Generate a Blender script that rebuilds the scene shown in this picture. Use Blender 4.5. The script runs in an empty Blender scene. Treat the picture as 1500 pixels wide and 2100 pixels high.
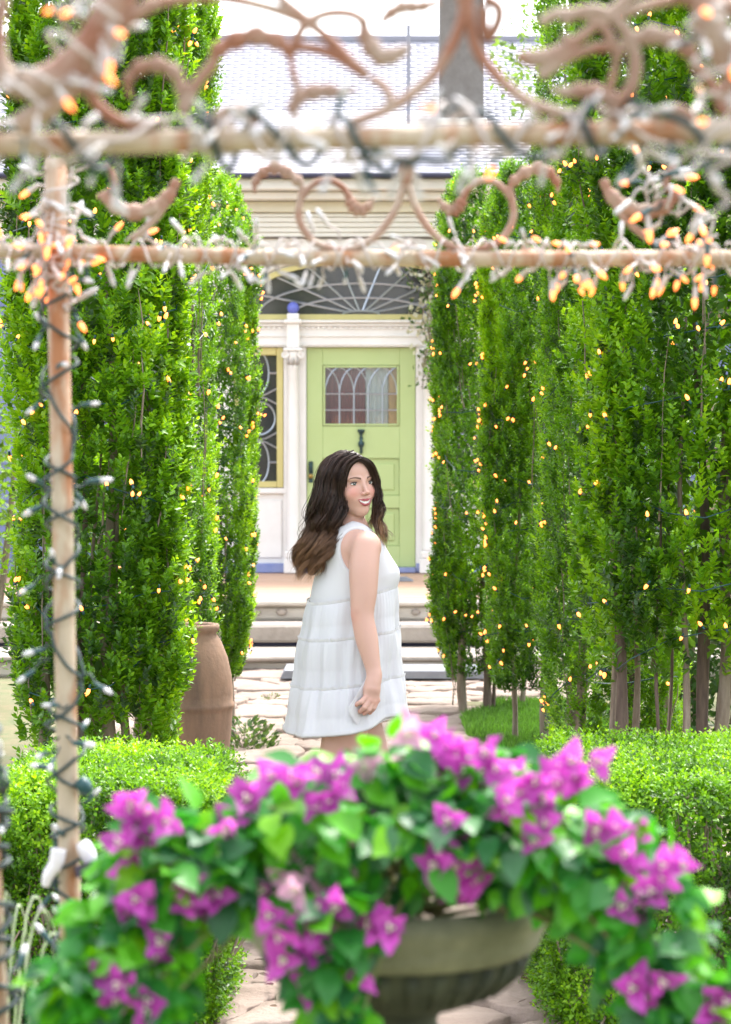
import bpy, math, random
import numpy as np
from mathutils import Vector, Matrix, Euler

R = math.radians
SC = bpy.context.scene
COL = SC.collection
rnd = random.Random(7)
rng = np.random.default_rng(7)

# ------------------------------------------------------------------ camera
EYE = 1.69
FPX = 4958.0                                   # focal length in photograph pixels (85 mm, portrait 36 mm)
cam_d = bpy.data.cameras.new('camera')
cam_d.sensor_fit = 'VERTICAL'
cam_d.sensor_height = 36.0
cam_d.sensor_width = 36.0
cam_d.lens = 85.0
cam_d.clip_start = 0.05
cam_d.clip_end = 500.0
cam_d.dof.use_dof = True
cam_d.dof.focus_distance = 8.4
cam_d.dof.aperture_fstop = 6.8
cam = bpy.data.objects.new('camera', cam_d)
COL.objects.link(cam)
cam.location = (0, 0, EYE)
cam.rotation_euler = (R(90) - math.atan(150 / FPX), 0, 0)
SC.camera = cam

# ------------------------------------------------------------------ sky, sun, exposure
SUN_EL, SUN_AZ = 60.0, 28.0                   # azimuth clockwise from +Y (the view direction)
world = bpy.data.worlds.new('World')
SC.world = world
world.use_nodes = True
wn = world.node_tree
wn.nodes.clear()
w_out = wn.nodes.new('ShaderNodeOutputWorld')
w_bg = wn.nodes.new('ShaderNodeBackground')
w_sky = wn.nodes.new('ShaderNodeTexSky')
w_sky.sky_type = 'NISHITA'
w_sky.sun_disc = False
w_sky.sun_elevation = R(SUN_EL)
w_sky.sun_rotation = R(SUN_AZ)
w_sky.air_density = 1.0
w_sky.dust_density = 3.5
w_sky.ozone_density = 1.0
w_hsv = wn.nodes.new('ShaderNodeHueSaturation')  # a thin white overcast veil over the blue
w_hsv.inputs['Saturation'].default_value = 0.30
wn.links.new(w_sky.outputs[0], w_hsv.inputs['Color'])
wn.links.new(w_hsv.outputs[0], w_bg.inputs['Color'])
w_bg.inputs['Strength'].default_value = 0.15
wn.links.new(w_bg.outputs[0], w_out.inputs['Surface'])

sun_d = bpy.data.lights.new('sun', 'SUN')
sun_d.energy = 1.0
sun_d.angle = R(18)
sun_d.color = (1.0, 0.95, 0.88)
sun = bpy.data.objects.new('sun', sun_d)
COL.objects.link(sun)
az, el = R(SUN_AZ), R(SUN_EL)
to_sun = Vector((math.sin(az) * math.cos(el), math.cos(az) * math.cos(el), math.sin(el)))
sun.rotation_euler = (-to_sun).to_track_quat('-Z', 'Y').to_euler()
sun.location = to_sun * 30

SC.view_settings.view_transform = 'Standard'
SC.view_settings.look = 'None'
SC.view_settings.gamma = 1.0
SC.view_settings.exposure = 2.42
SC.view_settings.use_curve_mapping = False
SC.render.film_transparent = False
SC.cycles.use_denoising = True
SC.cycles.max_bounces = 8
SC.cycles.diffuse_bounces = 4
SC.cycles.transmission_bounces = 4
SC.cycles.transparent_max_bounces = 8
SC.cycles.sample_clamp_indirect = 4.0
SC.cycles.sample_clamp_direct = 40.0


def at(px, py, d):
    """World point that the photograph shows at pixel (px, py) at distance d along the path."""
    return Vector(((px - 750) / FPX * d, d, EYE - (py - 900) / FPX * d))


# ------------------------------------------------------------------ mesh helpers
class MB:
    """Collects shapes; build() links them as ONE mesh object."""

    def __init__(self):
        self.v, self.f, self.m, self.s = [], [], [], []
        self.cur, self.smooth = 0, False

    def add(self, vs, fs):
        o = len(self.v)
        self.v.extend([tuple(p) for p in vs])
        for f in fs:
            self.f.append(tuple(o + i for i in f))
            self.m.append(self.cur)
            self.s.append(self.smooth)
        return self

    def box(self, x0, x1, y0, y1, z0, z1, ch=0.0):
        if ch <= 0:
            vs = [(x0, y0, z0), (x1, y0, z0), (x1, y1, z0), (x0, y1, z0), (x0, y0, z1), (x1, y0, z1), (x1, y1, z1), (x0, y1, z1)]
            return self.add(vs, [(0, 3, 2, 1), (4, 5, 6, 7), (0, 1, 5, 4), (1, 2, 6, 5), (2, 3, 7, 6), (3, 0, 4, 7)])
        c = min(ch, (x1 - x0) / 2.01, (y1 - y0) / 2.01, (z1 - z0) / 2.01)
        vs, idx = [], {}
        X, Y, Z = (x0, x1), (y0, y1), (z0, z1)
        for i in (0, 1):
            for j in (0, 1):
                for k in (0, 1):
                    sx, sy, sz = (c, -c)[i], (c, -c)[j], (c, -c)[k]
                    idx[i, j, k, 0] = len(vs); vs.append((X[i], Y[j] + sy, Z[k] + sz))
                    idx[i, j, k, 1] = len(vs); vs.append((X[i] + sx, Y[j], Z[k] + sz))
                    idx[i, j, k, 2] = len(vs); vs.append((X[i] + sx, Y[j] + sy, Z[k]))
        fs = []
        for i in (0, 1):
            fs.append([idx[i, 0, 0, 0], idx[i, 1, 0, 0], idx[i, 1, 1, 0], idx[i, 0, 1, 0]][::(-1 if i == 0 else 1)])
            fs.append([idx[0, i, 0, 1], idx[1, i, 0, 1], idx[1, i, 1, 1], idx[0, i, 1, 1]][::(1 if i == 0 else -1)])
            fs.append([idx[0, 0, i, 2], idx[1, 0, i, 2], idx[1, 1, i, 2], idx[0, 1, i, 2]][::(-1 if i == 0 else 1)])
        for a in (0, 1):
            for b in (0, 1):
                fs.append([idx[0, a, b, 1], idx[1, a, b, 1], idx[1, a, b, 2], idx[0, a, b, 2]])
                fs.append([idx[a, 0, b, 0], idx[a, 1, b, 0], idx[a, 1, b, 2], idx[a, 0, b, 2]])
                fs.append([idx[a, b, 0, 0], idx[a, b, 1, 0], idx[a, b, 1, 1], idx[a, b, 0, 1]])
        for key in [(i, j, k) for i in (0, 1) for j in (0, 1) for k in (0, 1)]:
            fs.append([idx[key + (0,)], idx[key + (1,)], idx[key + (2,)]])
        return self.add(vs, fs)

    def tube(self, pts, rad, n=6, caps=True, flat=None):
        """Round bar through pts; rad a number or one per point; flat=(axis, factor) squashes it."""
        P = [Vector(p) for p in pts]
        m = len(P)
        rs = [rad] * m if not hasattr(rad, '__len__') else list(rad)
        T = [(P[min(i + 1, m - 1)] - P[max(i - 1, 0)]).normalized() for i in range(m)]
        ref = Vector((0, 0, 1)) if abs(T[0].z) < 0.9 else Vector((1, 0, 0))
        N = (ref - T[0] * ref.dot(T[0])).normalized()
        vs, fs = [], []
        for i in range(m):
            N = N - T[i] * N.dot(T[i])
            if N.length < 1e-6:
                N = T[i].orthogonal()
            N.normalize()
            B = T[i].cross(N)
            for k in range(n):
                a = 2 * math.pi * k / n
                vs.append(P[i] + (N * math.cos(a) + B * math.sin(a)) * rs[i])
        for i in range(m - 1):
            for k in range(n):
                k2 = (k + 1) % n
                fs.append((i * n + k, i * n + k2, (i + 1) * n + k2, (i + 1) * n + k))
        if caps:
            fs.append(tuple(range(n - 1, -1, -1)))
            fs.append(tuple((m - 1) * n + k for k in range(n)))
        return self.add(vs, fs)

    def lathe(self, prof, cx=0, cy=0, cz=0, n=24, caps=True):
        vs, fs = [], []
        for r, z in prof:
            for k in range(n):
                a = 2 * math.pi * k / n
                vs.append((cx + r * math.cos(a), cy + r * math.sin(a), cz + z))
        for i in range(len(prof) - 1):
            for k in range(n):
                k2 = (k + 1) % n
                fs.append((i * n + k, i * n + k2, (i + 1) * n + k2, (i + 1) * n + k))
        if caps:
            fs.append(tuple(range(n - 1, -1, -1)))
            fs.append(tuple((len(prof) - 1) * n + k for k in range(n)))
        return self.add(vs, fs)

    def ball(self, c, r, n=10, m=7, sq=(1, 1, 1)):
        c = Vector(c)
        vs = [c + Vector((0, 0, -r * sq[2]))]
        for i in range(1, m):
            t = -math.pi / 2 + math.pi * i / m
            for k in range(n):
                a = 2 * math.pi * k / n
                vs.append(c + Vector((r * math.cos(t) * math.cos(a) * sq[0], r * math.cos(t) * math.sin(a) * sq[1], r * math.sin(t) * sq[2])))
        vs.append(c + Vector((0, 0, r * sq[2])))
        fs = [(0, 1 + (k + 1) % n, 1 + k) for k in range(n)]
        for i in range(m - 2):
            for k in range(n):
                a, b = 1 + i * n + k, 1 + i * n + (k + 1) % n
                fs.append((a, b, b + n, a + n))
        t = len(vs) - 1
        fs += [(t, 1 + (m - 2) * n + k, 1 + (m - 2) * n + (k + 1) % n) for k in range(n)]
        return self.add(vs, fs)

    def prism(self, poly, y0, y1):
        """Polygon given as (x, z) points, extruded from y0 to y1."""
        n = len(poly)
        vs = [(x, y0, z) for x, z in poly] + [(x, y1, z) for x, z in poly]
        fs = [tuple(range(n)), tuple(range(2 * n - 1, n - 1, -1))]
        fs += [(i, i + n, (i + 1) % n + n, (i + 1) % n) for i in range(n)]
        return self.add(vs, fs)

    def build(self, name, mats, parent=None, loc=(0, 0, 0)):
        me = bpy.data.meshes.new(name)
        me.from_pydata(self.v, [], self.f)
        mats = mats if isinstance(mats, (list, tuple)) else [mats]
        for m in mats:
            me.materials.append(m)
        me.polygons.foreach_set('material_index', self.m)
        me.polygons.foreach_set('use_smooth', self.s)
        me.update()
        return link(name, me, parent, loc)


def link(name, me, parent=None, loc=(0, 0, 0)):
    o = bpy.data.objects.new(name, me)
    COL.objects.link(o)
    o.location = loc
    if parent is not None:
        o.parent = parent
    return o


def tag(o, label=None, cat=None, group=None, kind=None):
    if label: o['label'] = label
    if cat: o['category'] = cat
    if group: o['group'] = group
    if kind: o['kind'] = kind
    return o


def thing(name, label, cat, loc=(0, 0, 0), group=None):
    o = bpy.data.objects.new(name, None)
    o.empty_display_size = 0.1
    COL.objects.link(o)
    o.location = loc
    return tag(o, label, cat, group)


def np_mesh(name, V, F, mats, smooth=False, cols=None, nper=None):
    """Mesh from numpy arrays: V (n,3), F (m,k) with k fixed; cols (n,3) stored as the colour attribute 'col'."""
    me = bpy.data.meshes.new(name)
    V = np.ascontiguousarray(V, dtype=np.float32)
    F = np.ascontiguousarray(F, dtype=np.int32)
    k = F.shape[1]
    me.vertices.add(len(V))
    me.vertices.foreach_set('co', V.ravel())
    me.loops.add(F.size)
    me.loops.foreach_set('vertex_index', F.ravel())
    me.polygons.add(len(F))
    me.polygons.foreach_set('loop_start', np.arange(0, F.size, k, dtype=np.int32))
    if smooth:
        me.polygons.foreach_set('use_smooth', np.ones(len(F), dtype=bool))
    for m in (mats if isinstance(mats, (list, tuple)) else [mats]):
        me.materials.append(m)
    me.update(calc_edges=True)
    if cols is not None:
        a = me.color_attributes.new('col', 'FLOAT_COLOR', 'POINT')
        c = np.ones((len(V), 4), dtype=np.float32)
        c[:, :3] = cols
        a.data.foreach_set('color', c.ravel())
    return me


# ------------------------------------------------------------------ materials
def mat(name, base, rough=0.6, var=None, vscale=6.0, vstretch=(1, 1, 1), bump=0.0, bscale=40.0, bstretch=(1, 1, 1), spec=0.5, metal=0.0,
        attr=False, transl=0.0, tcol=None, emit=None, estr=0.0, rand=0.0, coat=0.0, vlo=0.35, vhi=0.7, vdetail=5.0, rvar=0.0, sss=0.0, transmission=0.0, sheen=0.0):
    m = bpy.data.materials.new(name)
    m.use_nodes = True
    nt = m.node_tree
    N, L = nt.nodes, nt.links
    N.clear()
    out = N.new('ShaderNodeOutputMaterial')
    b = N.new('ShaderNodeBsdfPrincipled')
    b.inputs['Roughness'].default_value = rough
    b.inputs['Specular IOR Level'].default_value = spec
    b.inputs['Metallic'].default_value = metal
    b.inputs['Coat Weight'].default_value = coat
    b.inputs['Transmission Weight'].default_value = transmission
    if sheen:
        b.inputs['Sheen Weight'].default_value = sheen
    if sss:
        b.inputs['Subsurface Weight'].default_value = sss
        b.inputs['Subsurface Radius'].default_value = (0.012, 0.005, 0.003)
        b.inputs['Subsurface Scale'].default_value = 0.6
    tc = N.new('ShaderNodeTexCoord')

    def noise(scale, stretch, detail=5.0):
        mp = N.new('ShaderNodeMapping')
        mp.inputs['Scale'].default_value = stretch
        L.new(tc.outputs['Object'], mp.inputs['Vector'])
        n = N.new('ShaderNodeTexNoise')
        n.inputs['Scale'].default_value = scale
        n.inputs['Detail'].default_value = detail
        n.inputs['Roughness'].default_value = 0.62
        L.new(mp.outputs[0], n.inputs['Vector'])
        return n
    colout = None
    if attr:
        a = N.new('ShaderNodeAttribute')
        a.attribute_name = 'col'
        colout = a.outputs['Color']
    else:
        rgb = N.new('ShaderNodeRGB')
        rgb.outputs[0].default_value = (*base, 1)
        colout = rgb.outputs[0]
    if var is not None:
        n = noise(vscale, vstretch, vdetail)
        mr = N.new('ShaderNodeMapRange')
        mr.inputs['From Min'].default_value = vlo
        mr.inputs['From Max'].default_value = vhi
        L.new(n.outputs['Fac'], mr.inputs['Value'])
        mx = N.new('ShaderNodeMix')
        mx.data_type = 'RGBA'
        L.new(mr.outputs[0], mx.inputs['Factor'])
        L.new(colout, mx.inputs['A'])
        mx.inputs['B'].default_value = (*var, 1)
        colout = mx.outputs['Result']
        if rvar:
            ma = N.new('ShaderNodeMath')
            ma.operation = 'MULTIPLY_ADD'
            L.new(mr.outputs[0], ma.inputs[0])
            ma.inputs[1].default_value = rvar
            ma.inputs[2].default_value = rough
            L.new(ma.outputs[0], b.inputs['Roughness'])
    if rand:
        oi = N.new('ShaderNodeObjectInfo')
        mr2 = N.new('ShaderNodeMapRange')
        mr2.inputs['To Min'].default_value = 1 - rand
        mr2.inputs['To Max'].default_value = 1 + rand
        L.new(oi.outputs['Random'], mr2.inputs['Value'])
        hs = N.new('ShaderNodeHueSaturation')
        L.new(mr2.outputs[0], hs.inputs['Value'])
        L.new(colout, hs.inputs['Color'])
        colout = hs.outputs[0]
    L.new(colout, b.inputs['Base Color'])
    if bump:
        n2 = noise(bscale, bstretch, 6.0)
        bp = N.new('ShaderNodeBump')
        bp.inputs['Strength'].default_value = bump
        bp.inputs['Distance'].default_value = 0.02
        L.new(n2.outputs['Fac'], bp.inputs['Height'])
        L.new(bp.outputs[0], b.inputs['Normal'])
    if emit is not None:
        b.inputs['Emission Color'].default_value = (*emit, 1)
        b.inputs['Emission Strength'].default_value = estr
    if transl:
        t = N.new('ShaderNodeBsdfTranslucent')
        if tcol is not None:
            mu = N.new('ShaderNodeMix')
            mu.data_type = 'RGBA'
            mu.blend_type = 'MULTIPLY'
            mu.inputs['Factor'].default_value = 1.0
            L.new(colout, mu.inputs['A'])
            mu.inputs['B'].default_value = (*tcol, 1)
            L.new(mu.outputs['Result'], t.inputs['Color'])
        else:
            L.new(colout, t.inputs['Color'])
        ms = N.new('ShaderNodeMixShader')
        ms.inputs[0].default_value = transl
        L.new(b.outputs[0], ms.inputs[1])
        L.new(t.outputs[0], ms.inputs[2])
        L.new(ms.outputs[0], out.inputs['Surface'])
    else:
        L.new(b.outputs[0], out.inputs['Surface'])
    return m


M = {}
M['white_paint'] = mat('white_paint', (0.80, 0.78, 0.755), 0.45, var=(0.73, 0.70, 0.67), vscale=3, bump=0.05, bscale=25)
M['cream_paint'] = mat('cream_paint', (0.80, 0.78, 0.735), 0.5, var=(0.74, 0.71, 0.66), vscale=2.5, bump=0.05, bscale=25)
M['beige_paint'] = mat('beige_paint', (0.68, 0.64, 0.52), 0.5, var=(0.62, 0.58, 0.47), vscale=3)
M['yellow_paint'] = mat('yellow_paint', (0.58, 0.51, 0.20), 0.45, var=(0.52, 0.45, 0.18), vscale=4)
M['green_paint'] = mat('green_paint', (0.42, 0.52, 0.22), 0.40, var=(0.45, 0.55, 0.25), vscale=1.6, bump=0.04, bscale=18, bstretch=(4, 4, 0.6))
M['blue_paint'] = mat('blue_paint', (0.17, 0.22, 0.46), 0.5, var=(0.27, 0.31, 0.50), vscale=5)
M['ball_blue'] = mat('ball_blue', (0.13, 0.16, 0.55), 0.4)
M['siding'] = mat('siding', (0.15, 0.18, 0.36), 0.55, var=(0.20, 0.23, 0.42), vscale=3, rand=0.08)
M['iron_dark'] = mat('iron_dark', (0.03, 0.05, 0.06), 0.4, var=(0.06, 0.12, 0.12), vscale=30, metal=0.6)
M['brass'] = mat('brass', (0.35, 0.24, 0.08), 0.35, metal=0.9)
M['lead'] = mat('lead', (0.38, 0.42, 0.48), 0.35, metal=0.7)
M['slate'] = mat('slate', (0.30, 0.30, 0.36), 0.5, var=(0.36, 0.36, 0.42), vscale=5, rand=0.07, bump=0.1, bscale=30)
M['slate_dark'] = mat('slate_dark', (0.28, 0.28, 0.335), 0.6)
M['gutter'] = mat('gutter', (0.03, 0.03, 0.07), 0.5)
M['chimney'] = mat('chimney', (0.16, 0.14, 0.13), 0.8, var=(0.22, 0.20, 0.19), vscale=8, bump=0.2)
M['mortar'] = mat('mortar', (0.25, 0.23, 0.21), 0.9)
M['porch_board'] = mat('porch_board', (0.50, 0.30, 0.20), 0.6, var=(0.43, 0.29, 0.21), vscale=4, vstretch=(0.5, 6, 1), rand=0.07)
M['concrete'] = mat('concrete', (0.62, 0.56, 0.49), 0.85, var=(0.40, 0.35, 0.30), vscale=5, vstretch=(0.4, 1, 2), bump=0.3, bscale=30)
M['step_stone'] = mat('step_stone', (0.38, 0.33, 0.285), 0.85, var=(0.28, 0.24, 0.205), vscale=7, bump=0.35, bscale=22)
M['pebble'] = mat('pebble', (0.36, 0.30, 0.27), 0.7, var=(0.50, 0.42, 0.35), vscale=9, rand=0.25)
M['bluestone'] = mat('bluestone', (0.20, 0.21, 0.24), 0.7, var=(0.28, 0.29, 0.31), vscale=5, bump=0.15)
M['flagstone'] = mat('flagstone', (0.305, 0.236, 0.196), 0.9, var=(0.21, 0.152, 0.122), vscale=3.0, vstretch=(1, 2.2, 1), bump=1.0, bscale=11, rand=0.12, vlo=0.42, vhi=0.75, vdetail=9)
M['soil'] = mat('soil', (0.235, 0.180, 0.145), 0.95, var=(0.30, 0.238, 0.195), vscale=9, bump=0.6, bscale=25, vdetail=9)
M['lawn_soil'] = mat('lawn_soil', (0.10, 0.12, 0.05), 0.95, var=(0.18, 0.14, 0.08), vscale=6, bump=0.4, bscale=20)
M['grass'] = mat('grass', (0.06, 0.14, 0.02), 0.55, attr=True, transl=0.35)
M['leaf'] = mat('leaf', (0.05, 0.12, 0.02), 0.36, attr=True, transl=0.44, tcol=(1.65, 1.45, 0.5), spec=0.45)
M['leaf_far'] = mat('leaf_far', (0.1, 0.16, 0.04), 0.5, attr=True, transl=0.5, tcol=(1.4, 1.3, 0.7))
M['bark'] = mat('bark', (0.20, 0.15, 0.11), 0.85, var=(0.34, 0.28, 0.22), vscale=14, vstretch=(4, 4, 0.6), bump=0.5, bscale=30, bstretch=(4, 4, 0.5))
M['bark_dark'] = mat('bark_dark', (0.10, 0.07, 0.055), 0.9, var=(0.18, 0.13, 0.10), vscale=14, vstretch=(4, 4, 0.6), bump=0.5, bscale=30, bstretch=(4, 4, 0.5))
M['glass_dark'] = mat('glass_dark', (0.035, 0.035, 0.04), 0.08, var=(0.07, 0.065, 0.06), vscale=3, spec=0.6)
M['room_dark'] = mat('room_dark', (0.05, 0.045, 0.045), 0.9)
M['curtain_red'] = mat('curtain_red', (0.085, 0.012, 0.016), 0.8, var=(0.15, 0.03, 0.03), vscale=14, vstretch=(4, 1, 0.3))
M['curtain_pale'] = mat('curtain_pale', (0.42, 0.52, 0.50), 0.8, var=(0.52, 0.58, 0.56), vscale=14, vstretch=(4, 1, 0.3))
M['ochre_wood'] = mat('ochre_wood', (0.32, 0.20, 0.05), 0.5, var=(0.42, 0.28, 0.08), vscale=10, vstretch=(4, 1, 0.3))
M['terracotta'] = mat('terracotta', (0.31, 0.19, 0.125), 0.88, var=(0.13, 0.09, 0.068), vscale=6, vstretch=(1.6, 1.6, 0.35), bump=0.25, bscale=26, vdetail=8)
M['urn_stone'] = mat('urn_stone', (0.030, 0.036, 0.024), 0.85, var=(0.085, 0.095, 0.052), vscale=9, bump=0.4, bscale=30, vlo=0.45, vhi=0.75)
M['rust_iron'] = mat('rust_iron', (0.25, 0.105, 0.06), 0.7, var=(0.36, 0.27, 0.21), vscale=16, bump=0.35, bscale=60, rand=0.10, vlo=0.40, vhi=0.62, vdetail=8)
M['post_iron'] = mat('post_iron', (0.33, 0.135, 0.05), 0.65, var=(0.46, 0.38, 0.28), vscale=7, vstretch=(3, 3, 0.7), bump=0.25, bscale=50, vlo=0.40, vhi=0.55, vdetail=7)
M['wire_dark'] = mat('wire_dark', (0.012, 0.035, 0.035), 0.5)
M['wire_teal'] = mat('wire_teal', (0.006, 0.055, 0.060), 0.45)
M['wire_pale'] = mat('wire_pale', (0.46, 0.41, 0.39), 0.5)
M['socket_pale'] = mat('socket_pale', (0.50, 0.47, 0.45), 0.4)
M['bulb_clear'] = mat('bulb_clear', (0.66, 0.66, 0.68), 0.12, spec=0.8, transl=0.3)
M['bulb_lit'] = mat('bulb_lit', (0.9, 0.5, 0.2), 0.3, emit=(1.0, 0.17, 0.03), estr=0.65)
M['bulb_small'] = mat('bulb_small', (0.9, 0.5, 0.2), 0.3, emit=(1.0, 0.20, 0.03), estr=1.0)
M['plastic_white'] = mat('plastic_white', (0.70, 0.68, 0.72), 0.35)
M['plastic_dark'] = mat('plastic_dark', (0.05, 0.04, 0.07), 0.4)
M['debris'] = mat('debris', (0.20, 0.13, 0.09), 0.9, rand=0.2)

# ================================================================== ground, path, steps, porch
g = MB(); g.add([(-200, -60, 0), (200, -60, 0), (200, 300, 0), (-200, 300, 0)], [(0, 1, 2, 3)])
tag(g.build('ground', M['lawn_soil']), kind='structure')
path_bed = MB()
path_bed.add([(-1.7, 3.5, 0.012), (1.5, 3.5, 0.012), (1.5, 18.0, 0.012), (-1.7, 18.0, 0.012)], [(0, 1, 2, 3)])
path = tag(path_bed.build('path', M['soil']), kind='structure')


def clip_poly(poly, nx, ny, c):
    """Keep the side nx*x + ny*y <= c."""
    out = []
    for i in range(len(poly)):
        a, b = poly[i], poly[(i + 1) % len(poly)]
        da, db = nx * a[0] + ny * a[1] - c, nx * b[0] + ny * b[1] - c
        if da <= 0: out.append(a)
        if (da < 0 < db) or (db < 0 < da):
            t = da / (da - db)
            out.append((a[0] + (b[0] - a[0]) * t, a[1] + (b[1] - a[1]) * t))
    return out


def flagstones():
    r = random.Random(21)
    pts = []
    y = 5.6
    row = 0
    while y < 17.9:
        step = r.choice((.26, .34, .44))
        x = -1.6 + r.uniform(0, .5)
        while x < 1.5:
            pts.append((x + r.uniform(-.1, .1), y + r.uniform(-.12, .12)))
            x += r.choice((0.3, 0.5, 0.62, 0.85))
        y += step
        row += 1
    for i, p in enumerate(pts):
        poly = [(max(-1.7, p[0] - .7), max(5.4, p[1] - .7)), (min(1.5, p[0] + .7), max(5.4, p[1] - .7)), (min(1.5, p[0] + .7), min(17.75, p[1] + .7)), (max(-1.7, p[0] - .7), min(17.75, p[1] + .7))]
        for j, q in enumerate(pts):
            if i == j or abs(q[0] - p[0]) > 1.5 or abs(q[1] - p[1]) > 1.5: continue
            nx, ny = q[0] - p[0], q[1] - p[1]
            l = math.hypot(nx, ny)
            nx, ny = nx / l, ny / l
            c = nx * (p[0] + q[0]) / 2 + ny * (p[1] + q[1]) / 2 - r.uniform(.002, .012)
            poly = clip_poly(poly, nx, ny, c)
            if len(poly) < 3: break
        if len(poly) < 3: continue
        cx = sum(a for a, _ in poly) / len(poly); cy = sum(b for _, b in poly) / len(poly)
        ring = []
        for k in range(len(poly)):
            a, b = poly[k], poly[(k + 1) % len(poly)]
            L_ = math.hypot(b[0] - a[0], b[1] - a[1])
            ns = max(1, int(L_ / .055))
            for s in range(ns):
                t = s / ns
                jx = r.uniform(-.016, .016) if s else 0
                jy = r.uniform(-.016, .016) if s else 0
                qx, qy = a[0] + (b[0] - a[0]) * t + jx, a[1] + (b[1] - a[1]) * t + jy
                if s == 0: qx, qy = qx + (cx - qx) * .06, qy + (cy - qy) * .06
                ring.append((qx - cx, qy - cy))
        n = len(ring)
        h = r.uniform(.022, .042)
        tx, ty = r.uniform(-.025, .025), r.uniform(-.03, .03)
        top = lambda q, dz: h + dz + q[0] * tx + q[1] * ty + r.uniform(-.005, .005)
        vs = [(q[0], q[1], 0) for q in ring] + [(q[0] * .985, q[1] * .985, top(q, -.006)) for q in ring] + [(q[0] * .965, q[1] * .965, top(q, 0)) for q in ring] + [(q[0] * .5, q[1] * .5, top(q, .002)) for q in ring] + [(0, 0, h)]
        fs = []
        for lev in range(3):
            fs += [(lev * n + k, lev * n + (k + 1) % n, (lev + 1) * n + (k + 1) % n, (lev + 1) * n + k) for k in range(n)]
        fs += [(3 * n + k, 3 * n + (k + 1) % n, 4 * n) for k in range(n)]
        mb = MB(); mb.smooth = True
        mb.add(vs, fs)
        mb.build('flagstone', M['flagstone'], path, (cx, cy, 0.012))


flagstones()

PORCH_Z, PORCH_Y = 0.47, 18.3
FAC = 22.0                                   # the facade plane
X0 = -0.04                                   # door axis


def fz(py): return EYE - (py - 900) / (FPX / FAC)
def fx(px): return (px - 750) / (FPX / FAC)


# porch floor: boards running to the door
porch = thing('porch', 'wooden porch floor of peach boards at the green front door', 'porch', (0, PORCH_Y, 0))
mb = MB(); mb.box(-5.0, 5.0, 0.06, FAC - PORCH_Y - .02, 0, PORCH_Z - .03)
mb.build('base', M['concrete'], porch)
y = 0.0
while y < FAC - PORCH_Y - 0.05:
    mb = MB(); mb.box(-5.02, 5.02, y, min(y + .138, FAC - PORCH_Y - .02), PORCH_Z - .03 + .002, PORCH_Z + rnd.uniform(-.002, .002), .004)
    mb.build('floor_board', M['porch_board'], porch)
    y += .142

steps = thing('stone_steps', 'worn grey stone steps leading up to the porch', 'steps', (0, PORCH_Y, 0))


def slab(name, x0, x1, y0, y1, z0, z1, m, parent, seed, amp=.012, nx=40):
    """A rough-edged stone slab; its front edge wanders."""
    r = random.Random(seed)
    ph = [r.uniform(0, 6.3) for _ in range(4)]
    f = lambda x, k: amp * (math.sin(x * 2.3 + ph[k]) + .6 * math.sin(x * 7.1 + ph[(k + 1) % 4]) + .4 * r.uniform(-1, 1))
    vs, fs = [], []
    c = min(.02, (z1 - z0) * .3)
    for i in range(nx + 1):
        x = x0 + (x1 - x0) * i / nx
        e, t = f(x, 0), f(x, 1) * .35
        vs += [(x, y0 + e + .012, z0), (x, y0 + e, z0 + c), (x, y0 + e + t * .5, z1 - c + t), (x, y0 + e + c + t, z1 + t * .6), (x, y1, z1), (x, y1, z0)]
    for i in range(nx):
        for k in range(6):
            a, b = i * 6 + k, i * 6 + (k + 1) % 6
            fs.append((a, a + 6, b + 6, b))
    fs += [tuple(range(5, -1, -1)), tuple(nx * 6 + k for k in range(6))]
    mb = MB(); mb.smooth = False
    mb.add(vs, fs)
    return mb.build(name, m, parent)


slab('nosing', -3.2, 3.2, -.05, .045, PORCH_Z - .045, PORCH_Z - .002, M['concrete'], steps, 3, .010)
slab('riser', -3.15, 3.15, 0, .055, .315, PORCH_Z - .047, M['concrete'], steps, 4, .006)
px_ = -1.55
while px_ < 1.9:                              # river pebbles set in the top riser
    s = rnd.uniform(.028, .05)
    mb = MB(); mb.smooth = True
    mb.ball((0, 0, 0), s, 9, 6, (1.25, .5, .85))
    mb.build('pebble', M['pebble'], steps, (px_, -.004, .372 + rnd.uniform(-.012, .012)))
    px_ += rnd.uniform(.15, .26)
slab('tread', -3.3, 3.3, -.42, -.001, .18, .313, M['step_stone'], steps, 5, .012)
slab('tread_base', -3.2, 3.2, -.36, -.05, .145, .178, M['gutter'], steps, 6, .004)  # near-black slab: shade of the gap under the tread put into colour
slab('tread', -3.4, 3.4, -1.25, -.38, .115, .15, M['step_stone'], steps, 8, .014)
slab('tread_base', -3.35, 3.35, -1.20, -.40, .0, .113, M['concrete'], steps, 9, .02)

mb = MB(); mb.prism([(-.0, 0), (1.4, 0), (1.38, .05), (.03, .055)], 0, .5)
tag(mb.build('stepping_slab', M['bluestone'], None, (at(580, 1390, 17.0).x, 16.45, .055)), 'flat dark grey stone slab lying before the porch steps', 'slab')

mb = MB()
for k in range(5):
    mb.box(-.23 + .02 * k, .20 - .012 * k, -.10 + .03 * k, .12, .0 + .006 * k, .006 + .006 * k, .002)
tag(mb.build('door_mat', M['bluestone'], None, (at(800, 1195, 20.7).x, 20.7, PORCH_Z + .004)), 'dark folded doormat lying on the porch boards', 'mat')

# ================================================================== house
house = thing('house', 'white house with lime green door, fanlight and pale slate roof', 'house', (0, FAC, 0))


def hb(name, m, x0, x1, y0, y1, z0, z1, ch=.004, parent=None):
    mb = MB(); mb.box(x0, x1, y0 - FAC, y1 - FAC, z0, z1, ch)
    return mb.build(name, m, parent or house)


EAVE_Z = 4.03
Z_TOP = fz(712)          # door head
Z_ENT = fz(657)          # top of white entablature
Z_FAN = fz(648)          # fanlight springing line
COLX = 0.615
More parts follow.
